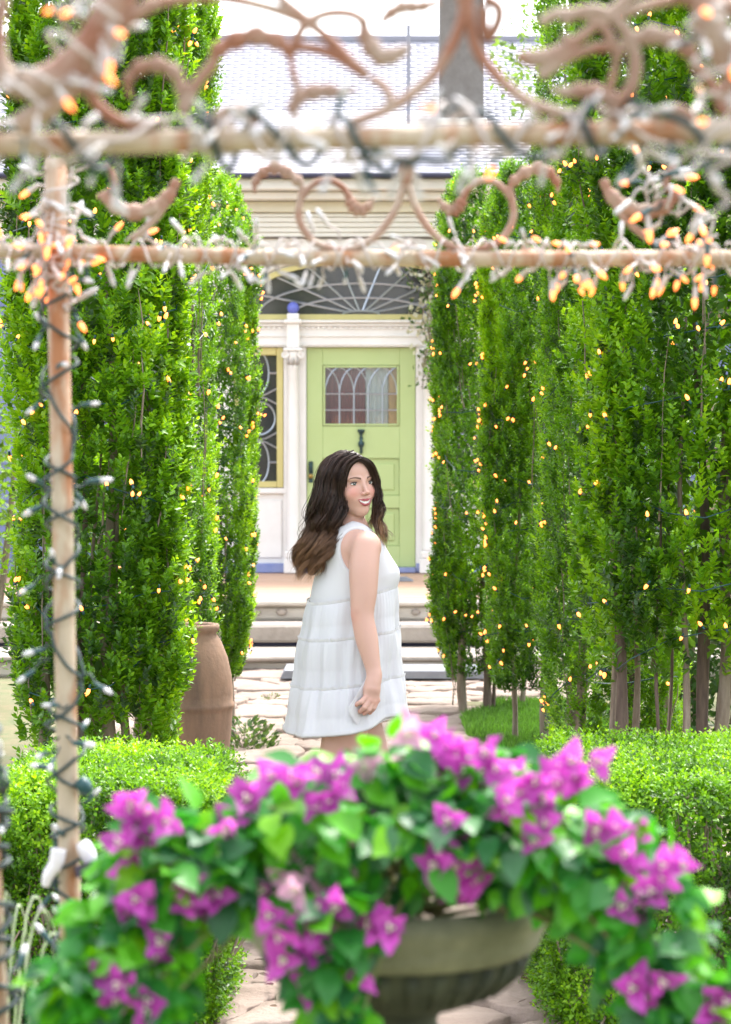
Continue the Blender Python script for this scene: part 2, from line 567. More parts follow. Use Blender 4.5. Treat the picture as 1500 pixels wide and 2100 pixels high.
# wall pieces left and right with clapboards in the joints' own depth
wl = hb('wall', M['siding'], -5.0, X0 - 1.62, FAC + .02, FAC + .25, 0.0, EAVE_Z)
wr = hb('wall', M['siding'], X0 + 1.62, 5.0, FAC + .02, FAC + .25, 0.0, EAVE_Z)
for w, xa, xb in ((wl, -5.02, X0 - 1.63), (wr, X0 + 1.63, 5.02)):
    z = PORCH_Z
    while z < EAVE_Z - .1:
        mb = MB()
        mb.add([(xa, -.012, z), (xb, -.012, z), (xb, .004, z + .118), (xa, .004, z + .118), (xa, .022, z), (xb, .022, z), (xb, .022, z + .118), (xa, .022, z + .118)],
               [(0, 1, 2, 3), (4, 7, 6, 5), (0, 4, 5, 1), (1, 5, 6, 2), (2, 6, 7, 3), (3, 7, 4, 0)])
        mb.build('clapboard', M['siding'], w)
        z += .11
hb('back_room', M['room_dark'], X0 - 1.6, X0 + 1.6, FAC + .55, FAC + .62, 0.0, EAVE_Z)
# panelled white wall below the sidelights and around
for s in (-1, 1):
    xa, xb = sorted((X0 + s * .66, X0 + s * 1.62))
    hb('wall_panel', M['white_paint'], xa, xb, FAC + .03, FAC + .2, PORCH_Z, fz(1004))
    x2, x3 = sorted((X0 + s * .72, X0 + s * 1.13))
    hb('panel_moulding', M['white_paint'], x2, x3, FAC + .012, FAC + .031, fz(1145), fz(1025), .012)
    hb('sill', M['white_paint'], xa, xb, FAC - .02, FAC + .06, fz(1012), fz(1001), .006)
    hb('corner_board', M['white_paint'], *sorted((X0 + s * 1.16, X0 + s * 1.62)), FAC + .0, FAC + .2, fz(1001), Z_TOP - .002)
    hb('base_board', M['blue_paint'], *sorted((X0 + s * .50, X0 + s * 1.62)), FAC - .035, FAC + .02, PORCH_Z + .002, PORCH_Z + .088, .006)
hb('threshold', M['blue_paint'], X0 - .499, X0 + .499, FAC - .06, FAC + .06, PORCH_Z + .003, PORCH_Z + .05, .006)

# sidelights
for s in (-1, 1):
    cx = X0 + s * .932
    z0, z1 = fz(1000), Z_TOP - .003
    w = MB()
    hw, gl = .225, .165
    gz0, gz1 = fz(987), fz(729)
    w.box(cx - hw, cx - gl, -.01, .06, z0, z1, .006); w.box(cx + gl, cx + hw, -.01, .06, z0, z1, .006)
    w.box(cx - gl + .001, cx + gl - .001, -.008, .06, gz1, z1 - .001, .006); w.box(cx - gl + .001, cx + gl - .001, -.008, .06, z0 + .001, gz0, .006)
    win = w.build('sidelight', M['yellow_paint'], house)
    mb = MB(); mb.box(cx - gl, cx + gl, .030, .036, gz0, gz1)
    mb.build('pane', M['glass_dark'], win)
    mb = MB()
    H = gz1 - gz0
    r0 = .150
    for k, f in enumerate((.15, .5, .86)):
        zc = gz0 + H * f
        ry = r0 if k == 1 else H * .165
        rx = r0 if k == 1 else r0 * .62
        ring = [(cx + rx * math.cos(a), .024, zc + ry * math.sin(a)) for a in [2 * math.pi * i / 28 for i in range(29)]]
        mb.tube(ring, .009, 5, False)
        if k != 1:
            for e in (-1, 1):
                mb.tube([(cx + e * rx, .024, zc), (cx + e * gl, .024, zc)], .009, 5)
    for f in (.325, .675):
        zc = gz0 + H * f
        mb.tube([(cx - gl, .024, zc + .07), (cx - .07, .024, zc + .02), (cx, .024, zc), (cx + .07, .024, zc + .02), (cx + gl, .024, zc + .07)], .008, 5)
        mb.tube([(cx - gl, .024, zc - .07), (cx - .07, .024, zc - .02), (cx, .024, zc), (cx + .07, .024, zc - .02), (cx + gl, .024, zc - .07)], .008, 5)
    mb.build('leading', M['lead'], win)

# columns with capitals, plinths, blocks and blue ball finials
for s in (-1, 1):
    cx = X0 + s * COLX
    mb = MB(); mb.smooth = True
    z0 = PORCH_Z + .004
    prof = [(.062, z0 + .20), (.062, z0 + .22), (.056, z0 + .25), (.056, z0 + .8), (.053, z0 + 1.4), (.047, Z_TOP - .20), (.052, Z_TOP - .19), (.052, Z_TOP - .17), (.047, Z_TOP - .165)]
    mb.lathe(prof, cx, -.07, 0, 20)
    colm = mb.build('column', M['white_paint'], house)
    mb = MB(); mb.box(cx - .085, cx + .085, -.155, .0, z0, z0 + .13, .006); mb.box(cx - .075, cx + .075, -.145, 0, z0 + .131, z0 + .199, .012)
    mb.build('plinth', M['white_paint'], colm)
    mb = MB(); mb.smooth = True
    mb.lathe([(.046, Z_TOP - .17), (.060, Z_TOP - .11), (.072, Z_TOP - .05), (.07, Z_TOP - .045)], cx, -.07, 0, 20)
    for e in (-1, 1):                         # volutes
        sp = []
        for i in range(34):
            a = i / 33 * 2.2 * 2 * math.pi
            rr = .034 * (1 - i / 40)
            sp.append((cx + e * (.075 - rr * math.sin(a) * 1.0), -.135, Z_TOP - .075 + rr * math.cos(a)))
        mb.tube(sp, [.009 * (1 - i / 60) for i in range(34)], 6)
        for k in range(3):                    # acanthus leaves round the bell
            a = -math.pi / 2 + (k - 1) * .8
            bx, by = cx + .055 * math.cos(a), -.07 + .055 * math.sin(a)
            mb.tube([(bx, by, Z_TOP - .165), (bx + .012 * math.cos(a), by + .012 * math.sin(a), Z_TOP - .12), (bx + .03 * math.cos(a), by + .03 * math.sin(a), Z_TOP - .105)], [.016, .014, .006], 6)
    mb.smooth = False
    mb.box(cx - .088, cx + .088, -.155, .0, Z_TOP - .042, Z_TOP - .012, .008)
    mb.build('capital', M['white_paint'], colm)
    mb = MB(); mb.box(cx - .058, cx + .058, -.135, -.001, Z_TOP - .010, Z_ENT - .04, .004); mb.box(cx - .085, cx + .085, -.16, -.002, Z_ENT - .039, Z_ENT + .0, .012); mb.box(cx - .055, cx + .055, -.13, -.02, Z_ENT + .001, Z_ENT + .055, .006)
    blk = mb.build('entablature_block', M['white_paint'], house)
    mb = MB(); mb.smooth = True; mb.ball((cx, -.075, Z_ENT + .105), .055, 18, 12)
    mb.build('ball_finial', M['ball_blue'], blk)
    hb('door_jamb', M['white_paint'], *sorted((X0 + s * .498, X0 + s * .703)), FAC - .018, FAC + .15, PORCH_Z + .002, Z_TOP - .002)
# entablature, fanlight frame
hb('entablature', M['white_paint'], X0 - 1.62, X0 + 1.62, FAC - .045, FAC + .18, Z_TOP - .001, Z_ENT - .062)
hb('cornice', M['white_paint'], X0 - 1.63, X0 + 1.63, FAC - .105, FAC + .17, Z_ENT - .03, Z_ENT - .004, .008)
hb('cornice_moulding', M['white_paint'], X0 - 1.62, X0 + 1.62, FAC - .075, FAC + .17, Z_ENT - .061, Z_ENT - .031, .008)
hb('architrave', M['white_paint'], X0 - 1.61, X0 + 1.61, FAC - .06, FAC - .046, Z_TOP + .09, Z_TOP + .108, .004)
hb('architrave', M['white_paint'], X0 - 1.61, X0 + 1.61, FAC - .055, FAC - .046, Z_TOP + .012, Z_TOP + .03, .004)
x = X0 - 1.5
while x < X0 + 1.5:                           # dentils under the cornice
    hb('dentil', M['white_paint'], x, x + .026, FAC - .066, FAC - .044, Z_ENT - .085, Z_ENT - .063, .002)
    x += .05
hb('fanlight_sill', M['yellow_paint'], X0 - 1.2, X0 + 1.2, FAC - .01, FAC + .16, Z_ENT + .001, Z_FAN + .012, .004)
ARX, ARZ = 1.10, .475
arc = lambda rx, rz, n=40: [(X0 + rx * math.cos(math.pi * i / n), Z_FAN + .012 + rz * math.sin(math.pi * i / n)) for i in range(n + 1)]
W_TOP = fz(470)
mb = MB()                                     # wall around the arch
inner = arc(ARX + .055, ARZ + .055)
n = len(inner)
vs = [(x, .02, z) for x, z in inner] + [(x, .02, W_TOP) for x, z in inner] + [(x, .14, z) for x, z in inner]
fs = [(i, i + 1, n + i + 1, n + i) for i in range(n - 1)] + [(i, 2 * n + i, 2 * n + i + 1, i + 1) for i in range(n - 1)]
mb.add(vs, fs)
for s in (-1, 1):
    mb.box(*sorted((X0 + s * (ARX + .056), X0 + s * 1.62)), .02, .2, Z_ENT + .002, W_TOP)
mb.build('arch_wall', M['white_paint'], house)
fan = MB()
a1, a2 = arc(ARX + .053, ARZ + .053), arc(ARX, ARZ)
vs = [(x, .0, z) for x, z in a1] + [(x, .0, z) for x, z in a2] + [(x, .1, z) for x, z in a2] + [(x, .1, z) for x, z in a1]
fan.add(vs, [(i, i + 1, n + i + 1, n + i) for i in range(n - 1)] + [(n + i, n + i + 1, 2 * n + i + 1, 2 * n + i) for i in range(n - 1)] + [(3 * n + i, 3 * n + i + 1, i + 1, i) for i in range(n - 1)])
fanl = fan.build('fanlight', M['yellow_paint'], house)
mb = MB(); p = arc(ARX - .002, ARZ - .002)
mb.prism(p[::-1], .055, .06)
mb.build('pane', M['glass_dark'], fanl)
mb = MB()
for rx, rz in ((.165, .035), (.62, .155), (.93, .285)):
    mb.tube([(x, .044, z) for x, z in arc(rx, rz)], .012, 5)
for deg in (11, 24, 42, 68, 90, 112, 138, 156, 169):
    a = R(deg)
    ca, sa = math.cos(a), math.sin(a)
    t1 = 1 / math.sqrt((ca / .16) ** 2 + (sa / .035) ** 2)
    t2 = 1 / math.sqrt((ca / ARX) ** 2 + (sa / ARZ) ** 2)
    if deg == 90: continue
    mb.tube([(X0 + ca * t1, .044, Z_FAN + .012 + sa * t1), (X0 + ca * t2, .044, Z_FAN + .012 + sa * t2)], .012, 5)
mb.build('leading', M['lead'], fanl)
mb = MB(); mb.smooth = True                   # white moulding that follows the arch
mb.tube([(x, .012, z) for x, z in arc(ARX + .10, ARZ + .10)], .035, 8)
mb.build('arch_moulding', M['white_paint'], house)

# eave: frieze boards, bands, fascia, gutter
hb('wall', M['white_paint'], -5.0, 5.0, FAC + .021, FAC + .22, W_TOP + .001, EAVE_Z)
zz = [fz(487), fz(478), fz(468), fz(458), fz(448), fz(440)]
for i in range(5):
    mb = MB(); y_ = -.03 - .014 * i
    mb.add([(-5, y_ - .008, zz[i]), (5, y_ - .008, zz[i]), (5, y_ + .002, zz[i + 1] - .004), (-5, y_ + .002, zz[i + 1] - .004), (-5, .02, zz[i]), (5, .02, zz[i]), (5, .02, zz[i + 1] - .004), (-5, .02, zz[i + 1] - .004)],
           [(0, 1, 2, 3), (0, 4, 5, 1), (2, 6, 7, 3), (0, 3, 7, 4), (1, 5, 6, 2)])
    mb.build('frieze_board', M['cream_paint'], house)
hb('frieze_strip', M['chimney'], -5.0, 5.0, FAC - .012, FAC + .02, fz(491), fz(488), 0)
hb('beige_band', M['beige_paint'], -5.0, 5.0, FAC - .14, FAC + .02, fz(439.5), fz(418), .006)
hb('soffit_board', M['white_paint'], -5.0, 5.0, FAC - .32, FAC + .02, fz(417), fz(402), .01)
hb('fascia_board', M['white_paint'], -5.02, 5.02, FAC - .46, FAC + .02, fz(401), fz(378), .012)
hb('fascia_board', M['cream_paint'], -5.02, 5.02, FAC - .50, FAC + .02, fz(377.5), EAVE_Z - .02, .012)
hb('gutter', M['gutter'], -5.05, 5.05, FAC - .58, FAC - .45, EAVE_Z - .03, EAVE_Z + .01, .01)

# roof with single slates
roof = MB()
EY, RS = FAC - .56, 2.2
ps = .70
roof.add([(-5.3, EY - FAC, EAVE_Z + .0), (5.3, EY - FAC, EAVE_Z), (5.3, EY - FAC + RS, EAVE_Z + ps * RS), (-5.3, EY - FAC + RS, EAVE_Z + ps * RS), (5.3, EY - FAC + 2 * RS + .8, EAVE_Z - .5), (-5.3, EY - FAC + 2 * RS + .8, EAVE_Z - .5)],
         [(0, 1, 2, 3), (3, 2, 4, 5)])
roof_o = roof.build('roof', M['slate_dark'], house)
sl = math.hypot(1, ps)
tilt = math.atan(ps)
SW, SH = .14, .066
shm = MB(); shm.box(-SW / 2 + .0006, SW / 2 - .0006, 0, SH * 1.0, .0, .006, .0)
shm.v = [(x, y_, z + (0.004 if y_ < .01 else 0)) for x, y_, z in shm.v]
proto = shm.build('slate', M['slate'], roof_o)
rows = int(RS * sl / SH)
cells = []
for r_ in range(rows):
    for c in range(-42, 43):
        cells.append((r_, c, (c + (.5 if r_ % 2 else 0)) * SW))
cells.sort(key=lambda t: (0 if -1.55 < t[2] < .75 else 1, t[0]))
stuffV, stuffF = [], []
base_v = np.array(shm.v)
ct, st = math.cos(tilt), math.sin(tilt)
for i, (r_, c, x) in enumerate(cells):
    o = r_ * SH
    py_, pz_ = EY - FAC + o * ct, EAVE_Z + .004 + o * st
    if i < 300:
        s_ = proto if i == 0 else proto.copy()
        if i: COL.objects.link(s_)
        s_.parent = roof_o
        s_.location = (x, py_, pz_)
        s_.rotation_euler = (tilt, 0, 0)
    else:
        q = base_v.copy()
        yy, z2 = q[:, 1] * ct - q[:, 2] * st, q[:, 1] * st + q[:, 2] * ct
        q = np.stack([q[:, 0] + x, yy + py_, z2 + pz_], 1)
        stuffV.append(q)
        stuffF.append(np.array([f for f in shm.f]) + 8 * len(stuffF))
me = np_mesh('slates', np.concatenate(stuffV), np.concatenate(stuffF), M['slate'])
tag(link('slate_field', me, roof_o), kind='stuff')
hb('ridge', M['slate_dark'], -5.3, 5.3, EY + RS - .06, EY + RS + .06, EAVE_Z + ps * RS - .03, EAVE_Z + ps * RS + .035, .01)
# chimney
cx = fx(945) * 22.4 / 22
chs = hb('chimney', M['chimney'], cx - .20, cx + .20, FAC + .20, FAC + .62, 4.55, 6.4, .006)
hb('flashing', M['cream_paint'], cx - .235, cx + .235, FAC + .16, FAC + .66, 4.45, 4.62, .01, chs)
hb('cap', M['chimney'], cx - .25, cx + .25, FAC + .15, FAC + .67, 6.4, 6.5, .01, chs)
mb = MB(); mb.tube([(fx(838), .1, 4.55), (fx(838), .1, 5.45)], .018, 8); mb.build('vent_pipe', M['slate_dark'], roof_o)

# front door
door = hb('door', M['green_paint'], X0 - .494, X0 - .350, FAC + .02, FAC + .065, PORCH_Z + .052, Z_TOP - .004, .003)
gx0, gx1, gz0, gz1 = X0 - .345, X0 + .345, fz(873), fz(750)


def dbit(name, x0, x1, y0, y1, z0, z1, ch=.003, m='green_paint'):
    mb = MB(); mb.box(x0, x1, y0, y1, z0, z1, ch)
    return mb.build(name, M[m], door)


dbit('stile', X0 + .350, X0 + .494, .02, .065, PORCH_Z + .052, Z_TOP - .004)
dbit('rail', X0 - .3495, X0 + .3495, .0205, .065, gz1 + .004, Z_TOP - .0045)
dbit('rail', X0 - .3495, X0 + .3495, .0205, .065, fz(940), gz0 - .004)
dbit('rail', X0 - .3495, X0 + .3495, .0205, .065, fz(1042), fz(1016))
dbit('rail', X0 - .3495, X0 + .3495, .0205, .065, PORCH_Z + .053, fz(1120))
dbit('stile', X0 - .05, X0 + .05, .021, .065, fz(1119.5), fz(1042.5)); dbit('stile', X0 - .05, X0 + .05, .021, .065, fz(1015.5), fz(940.5))
for s in (-1, 1):
    for za, zb in ((fz(1119.5), fz(1042.5)), (fz(1015.5), fz(940.5))):
        xa, xb = sorted((X0 + s * .051, X0 + s * .349))
        dbit('panel', xa, xb, .045, .06, za, zb)
        dbit('panel', xa + .045, xb - .045, .03, .046, za + .045, zb - .045, .013)
# door window
fr = MB()
fr.box(gx0 - .0, gx0 + .018, .012, .05, gz0, gz1, .003); fr.box(gx1 - .018, gx1, .012, .05, gz0, gz1, .003)
fr.box(gx0 + .019, gx1 - .019, .012, .05, gz1 - .018, gz1, .003); fr.box(gx0 + .019, gx1 - .019, .012, .05, gz0, gz0 + .018, .003)
dw = fr.build('window', M['green_paint'], door)
gm = mat('glass_clear', (0.9, 0.92, 0.92), 0.05, spec=0.5)
gnt = gm.node_tree                             # thin clear pane: mostly see-through with a real reflection
b_ = [n_ for n_ in gnt.nodes if n_.type == 'BSDF_PRINCIPLED'][0]
tr = gnt.nodes.new('ShaderNodeBsdfTransparent'); gl_ = gnt.nodes.new('ShaderNodeBsdfGlossy'); gl_.inputs['Roughness'].default_value = .03
mx_ = gnt.nodes.new('ShaderNodeMixShader'); mx_.inputs[0].default_value = .10
gnt.links.new(tr.outputs[0], mx_.inputs[1]); gnt.links.new(gl_.outputs[0], mx_.inputs[2])
gnt.links.new(mx_.outputs[0], [n_ for n_ in gnt.nodes if n_.type == 'OUTPUT_MATERIAL'][0].inputs['Surface'])
mb = MB(); mb.box(gx0 + .016, gx1 - .016, .034, .038, gz0 + .016, gz1 - .016)
mb.build('pane', gm, dw)
mb = MB()
W6 = (gx1 - gx0 - .036) / 5
zb = gz0 + (gz1 - gz0) * .53
for i in range(1, 5):
    xx = gx0 + .018 + W6 * i
    mb.tube([(xx, .028, gz0 + .015), (xx, .028, zb)], .0075, 5)
for zq in (zb, gz0 + (gz1 - gz0) * .26):
    mb.tube([(gx0 + .016, .028, zq), (gx1 - .016, .028, zq)], .0075, 5)
for i in range(6):                             # interlaced gothic arches
    xx = gx0 + .018 + W6 * i
    for e in (-1, 1):
        pts = []
        for k in range(11):
            a = math.pi / 2 * k / 10
            X_ = xx + e * W6 * 1.15 * (1 - math.cos(a)); Z_ = zb + (gz1 - .018 - zb) * 1.02 * math.sin(a)
            if gx0 + .012 <= X_ <= gx1 - .012: pts.append((X_, .028, Z_))
        if len(pts) > 2: mb.tube(pts, .0065, 5)
mb.build('leading', M['lead'], dw)
# what hangs behind the glass
def curtain(name, m, x0, x1, yb):
    n_ = 40
    vs = []
    for i in range(n_ + 1):
        x = x0 + (x1 - x0) * i / n_
        y_ = yb + .012 * math.sin(i * 1.9) + .006 * math.sin(i * .7)
        vs += [(x, y_, gz0 - .15), (x, y_, gz1 + .1)]
    mb = MB(); mb.smooth = True
    mb.add(vs, [(2 * i, 2 * i + 2, 2 * i + 3, 2 * i + 1) for i in range(n_)])
    return mb.build(name, m, dw)
curtain('curtain', M['curtain_red'], gx0 - .05, gx0 + .385, .10)
curtain('curtain', M['curtain_pale'], gx0 + .388, gx0 + .59, .095)
mb = MB(); mb.box(gx0 + .595, gx1 + .05, .09, .13, gz0 - .15, gz1 + .1, .006); mb.build('window_post', M['ochre_wood'], dw)
# knocker
mb = MB(); mb.smooth = True
zk = fz(881)
mb.lathe([(.004, -.225), (.016, -.205), (.012, -.17), (.028, -.145), (.030, -.12), (.012, -.10), (.018, -.08), (.010, -.055), (.024, -.03), (.034, -.012), (.034, 0), (.012, .002)], X0 + .0, .006, zk, 12)
mb.build('knocker', M['iron_dark'], door)
hnd = MB(); hnd.box(fx(638) - .020, fx(638) + .020, .008, .019, fz(990), fz(946), .005)
hp = hnd.build('handle_plate', M['iron_dark'], door)
mb = MB(); mb.smooth = True
mb.ball((fx(638), -.03, fz(976)), .024, 12, 8); mb.tube([(fx(638), .01, fz(976)), (fx(638), -.03, fz(976))], .010, 8)
mb.build('knob', M['brass'], hp)
mb = MB(); mb.smooth = True
mb.tube([(fx(638), .0, fz(948)), (fx(638), -.03, fz(953)), (fx(638), -.03, fz(964)), (fx(638), .0, fz(968))], [.008, .010, .010, .008], 8)
mb.build('thumb_latch', M['iron_dark'], hp)

# ================================================================== foliage
def unit(a):
    return a / np.maximum(np.linalg.norm(a, axis=-1, keepdims=True), 1e-9)


def leaf_arrays(P, D, N, L, W, col, hi=True, fold=.25):
    """One folded leaf per row: P base, D direction, N face normal, L length, W width, col colour."""
    D = unit(D)
    S = unit(np.cross(D, N))
    N = np.cross(S, D)
    if hi:
        u = np.array([0, .28, .70, 1, .70, .28]); v = np.array([0, .48, .42, 0, -.42, -.48])
        F0 = np.array([[0, 1, 2, 3], [0, 3, 4, 5]])
    else:
        u = np.array([0, .45, 1, .45]); v = np.array([0, .5, 0, -.5])
        F0 = np.array([[0, 1, 2], [0, 2, 3]])
    h = np.abs(v)[None, :] * fold * W[:, None] - (u ** 2)[None, :] * .10 * L[:, None]
    V = P[:, None, :] + D[:, None, :] * (u[None, :] * L[:, None])[..., None] + S[:, None, :] * (v[None, :] * W[:, None])[..., None] + N[:, None, :] * h[..., None]
    n, k = len(P), len(u)
    F = (F0[None] + (np.arange(n) * k)[:, None, None]).reshape(-1, F0.shape[1])
    return V.reshape(-1, 3), F, np.repeat(col, k, axis=0)


def waves(seed, n=7, f=(1.5, 5.0), zf=.5):
    r = np.random.default_rng(seed)
    K = r.normal(size=(n, 3))
    K = K / np.linalg.norm(K, axis=1, keepdims=True) * r.uniform(f[0], f[1], (n, 1)) * 2
    K[:, 2] *= zf
    ph = r.uniform(0, 6.3, n)
    return lambda P: np.sin(P @ K.T + ph).sum(1) / n ** .5


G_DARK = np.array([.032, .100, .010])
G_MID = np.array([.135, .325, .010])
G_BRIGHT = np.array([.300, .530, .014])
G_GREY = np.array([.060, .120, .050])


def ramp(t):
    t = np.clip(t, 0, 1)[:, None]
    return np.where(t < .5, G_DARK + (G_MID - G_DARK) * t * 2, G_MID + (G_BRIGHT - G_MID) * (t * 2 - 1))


def shoots(P, D, Ls, K, leafL, seed, bright, hi=True, ang=48, grey=.08):
    """Leafy shoots: K opposite leaf pairs along each shoot; young tips are lighter."""
    r = np.random.default_rng(seed)
    n = len(P)
    D = unit(D)
    A = unit(np.cross(D, r.normal(size=(n, 3))))
    B = np.cross(D, A)
    outP, outD, outN, outL, outC = [], [], [], [], []
    isg = r.random(n) < grey
    for k in range(K):
        t = (k + .4) / K
        th = (k % 2) * (math.pi / 2) + r.normal(0, .3, n)
        for s in (0, math.pi):
            rad = A * np.cos(th + s)[:, None] + B * np.sin(th + s)[:, None]
            a = np.radians(ang * (1.15 - .45 * t) + r.normal(0, 14, n))[:, None]
            d = D * np.cos(a) + rad * np.sin(a)
            nn = D * np.sin(a) - rad * np.cos(a) + r.normal(0, .22, (n, 3))
            outP.append(P + D * (Ls * t)[:, None] + rad * .002)
            outD.append(d); outN.append(nn)
            outL.append(leafL * (1.0 - .45 * t ** 2) * r.uniform(.7, 1.2, n))
            c = ramp(bright + .30 * (t - .5) + r.normal(0, .10, n))
            c = np.where(isg[:, None], G_GREY * r.uniform(.7, 1.4, (n, 1)), c)
            outC.append(c)
    P2, D2, N2, L2, C2 = map(np.concatenate, (outP, outD, outN, outL, outC))
    return leaf_arrays(P2, D2, N2, L2, L2 * .55, C2, hi)


def super_r(th, hx, hy, p=3.0):
    return (np.abs(np.cos(th) / hx) ** p + np.abs(np.sin(th) / hy) ** p) ** (-1 / p)


STRING_GROUP = 'light strings wound round the tall hedges'
bulb_small = None


def make_small_bulb():
    mb = MB(); mb.smooth = True
    mb.cur = 0
    mb.lathe([(.0035, -.016), (.0045, -.014), (.0045, .0)], 0, 0, 0, 7)
    mb.cur = 1
    mb.lathe([(.0046, .0005), (.0064, .006), (.0058, .013), (.002, .020)], 0, 0, 0, 8)
    o = mb.build('bulb', [M['wire_teal'], M['bulb_small']])
    return o


def tall_hedge(label, slabel, cx, cy, hx, hy, z0, z1, leafL, nsh, K, hi, seed, stems, turns, nbulb, bulge=.0, lean=0.0, bias=.0, thin=0.0, inner=0):
    r = np.random.default_rng(seed)
    root = tag(thing('tall_hedge', label, 'hedge', (cx, cy, 0), 'tall clipped hedge columns along the path'), kind='thing')
    wv, wc, wd = waves(seed + 1, 8, (2, 7), .35), waves(seed + 2, 8, (3, 9), .45), waves(seed + 3, 8, (3, 8), .5)

    def surf(th, z):
        zz = (z - z0) / (z1 - z0)
        q = np.stack([np.cos(th) * hx + cx, np.sin(th) * hy + cy, z], 1)
        rad = super_r(th, hx, hy) * (1 + .075 * wv(q * 2.2))
        rad = rad * (1 + bulge * np.sin(np.clip(zz, 0, 1) * math.pi)) * np.clip(.80 + zz / .12 * .20, .8, 1.0) * np.clip(.62 + (1 - zz) / .10 * .38, .62, 1)
        return rad
    m = int(nsh * 2.4)
    th = r.uniform(-math.pi, math.pi, m)
    face = np.clip(.62 - .55 * np.sin(th) - bias * np.cos(th), .10, 1)       # fewer on the side nobody sees
    z = z0 + (z1 - z0) * r.random(m) ** .95
    rad = surf(th, z)
    dep = 1 - np.abs(r.normal(0, .13, m)) - .02
    Pl = np.stack([np.cos(th) * rad * dep, np.sin(th) * rad * dep, z], 1)
    dens = np.clip(.72 + .42 * wd(Pl + [cx, cy, 0]), .08, 1)
    low = np.clip((z - z0) / .55, 0, 1)
    dens = dens * (1 - thin * (1 - low)) * np.where(thin > 0, np.clip((z - z0) / .3, .05, 1), 1)
    keep = np.where(r.random(m) < dens * face)[0][:nsh]
    Pl, th, z, dep = Pl[keep], th[keep], z[keep], dep[keep]
    n = len(Pl)
    out = np.stack([np.cos(th), np.sin(th), np.zeros(n)], 1)
    D = np.array([lean, 0, 1.0])[None] + out * r.uniform(.05, .55, (n, 1)) + r.normal(0, .16, (n, 3))
    Ls = r.uniform(.5, 1.25, n) * leafL * K * .42
    br = .46 + .29 * wc(Pl + [cx, cy, 0]) + r.normal(0, .15, n)
    V, F, C = shoots(Pl, D, Ls, K, leafL, seed + 5, br, hi)
    me = np_mesh('foliage', V, F, M['leaf'], False, C)
    tag(link('foliage', me, root), kind='stuff')
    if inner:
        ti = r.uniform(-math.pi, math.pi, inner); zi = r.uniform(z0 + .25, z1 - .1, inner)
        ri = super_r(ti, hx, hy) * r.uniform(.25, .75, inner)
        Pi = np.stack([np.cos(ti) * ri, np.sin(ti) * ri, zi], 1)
        V, F, C = leaf_arrays(Pi, r.normal(size=(inner, 3)), r.normal(size=(inner, 3)), r.uniform(1.2, 2.0, inner) * leafL, r.uniform(.8, 1.2, inner) * leafL, ramp(r.uniform(.05, .4, inner)), False)  # inner leaves coloured darker: the hedge's interior shade is in their colour
        tag(link('inner_foliage', np_mesh('inner_foliage', V, F, M['leaf'], False, C), root), kind='stuff')
    # stems: thick ones from the ground, each its own part
    rr = random.Random(seed)
    for k in range(stems):
        a = -math.pi / 2 + rr.uniform(-1.5, 1.5)
        q = rr.uniform(.35, .84)
        R0 = float(super_r(np.array([a]), hx, hy)[0]) * q
        x, y_ = math.cos(a) * R0, math.sin(a) * R0
        r0 = rr.choice((.010, .013, .018, .026, .032))
        pts, rad_ = [], []
        H = z1 * rr.uniform(.35, .62)
        dx, dy = rr.uniform(-.06, .06), rr.uniform(-.04, .04)
        p1, p2 = rr.uniform(0, 6), rr.uniform(0, 6)
        for i in range(15):
            t = i / 14
            pts.append((x * (1 - .12 * t) + dx * t + .014 * math.sin(p1 + t * 9), y_ * (1 - .12 * t) + dy * t + .014 * math.sin(p2 + t * 8), H * t - .02))
            rad_.append(r0 * (1 - .72 * t) * (1 + .10 * math.sin(p1 + i * 2.1)))
        mb = MB(); mb.smooth = True
        mb.tube(pts, rad_, 7)
        mb.build('stem', M['bark'] if rr.random() < .65 else M['bark_dark'], root)
    mb = MB(); mb.smooth = True                    # thin twigs
    for k in range(48):
        a = rr.uniform(-math.pi, 0.3)
        zb = rr.uniform(z0 - .15, z1 - .5)
        q = rr.uniform(.76, .94)
        L_ = rr.uniform(.25, .7)
        pts = []
        a2 = a + rr.uniform(-.12, .12)
        for i in range(6):
            t = i / 5
            aa = a + (a2 - a) * t
            R0 = float(surf(np.array([aa]), np.array([zb + L_ * t]))[0]) * (q + .05 * t)
            pts.append((math.cos(aa) * R0 + rr.uniform(-.006, .006), math.sin(aa) * R0 + rr.uniform(-.006, .006), zb + L_ * t))
        mb.tube(pts, [rr.uniform(.0022, .0055) * (1 - .12 * i) for i in range(6)], 4, False)
    tag(mb.build('twigs', M['bark'], root), kind='stuff')
    # string of lights
    global bulb_small
    if bulb_small is None:
        bulb_small = make_small_bulb(); first = True
    else:
        first = False
    st = thing('string_lights', slabel, 'string lights', (cx, cy, 0), STRING_GROUP)
    ph = rr.uniform(0, 6)
    steps_ = turns * 26
    tt = np.linspace(0, 1, steps_)
    ths = ph + tt * turns * 2 * math.pi
    zs = z0 + .12 + (z1 - z0 - .1) * tt + .07 * np.sin(ths * 1.7) + .03 * np.sin(ths * 4.3 + 1) + .012 * np.sin(ths * 11)
    rs = surf(ths, zs) * (.925 + .045 * np.sin(ths * 5.3) + .02 * np.sin(ths * 9.7))
    wp = [(math.cos(a) * q, math.sin(a) * q, z_) for a, q, z_ in zip(ths, rs, zs)]
    w = MB(); w.tube(wp, .0026, 5)
    w.build('wire', M['wire_teal'], st)
    placed = 0
    tries = 0
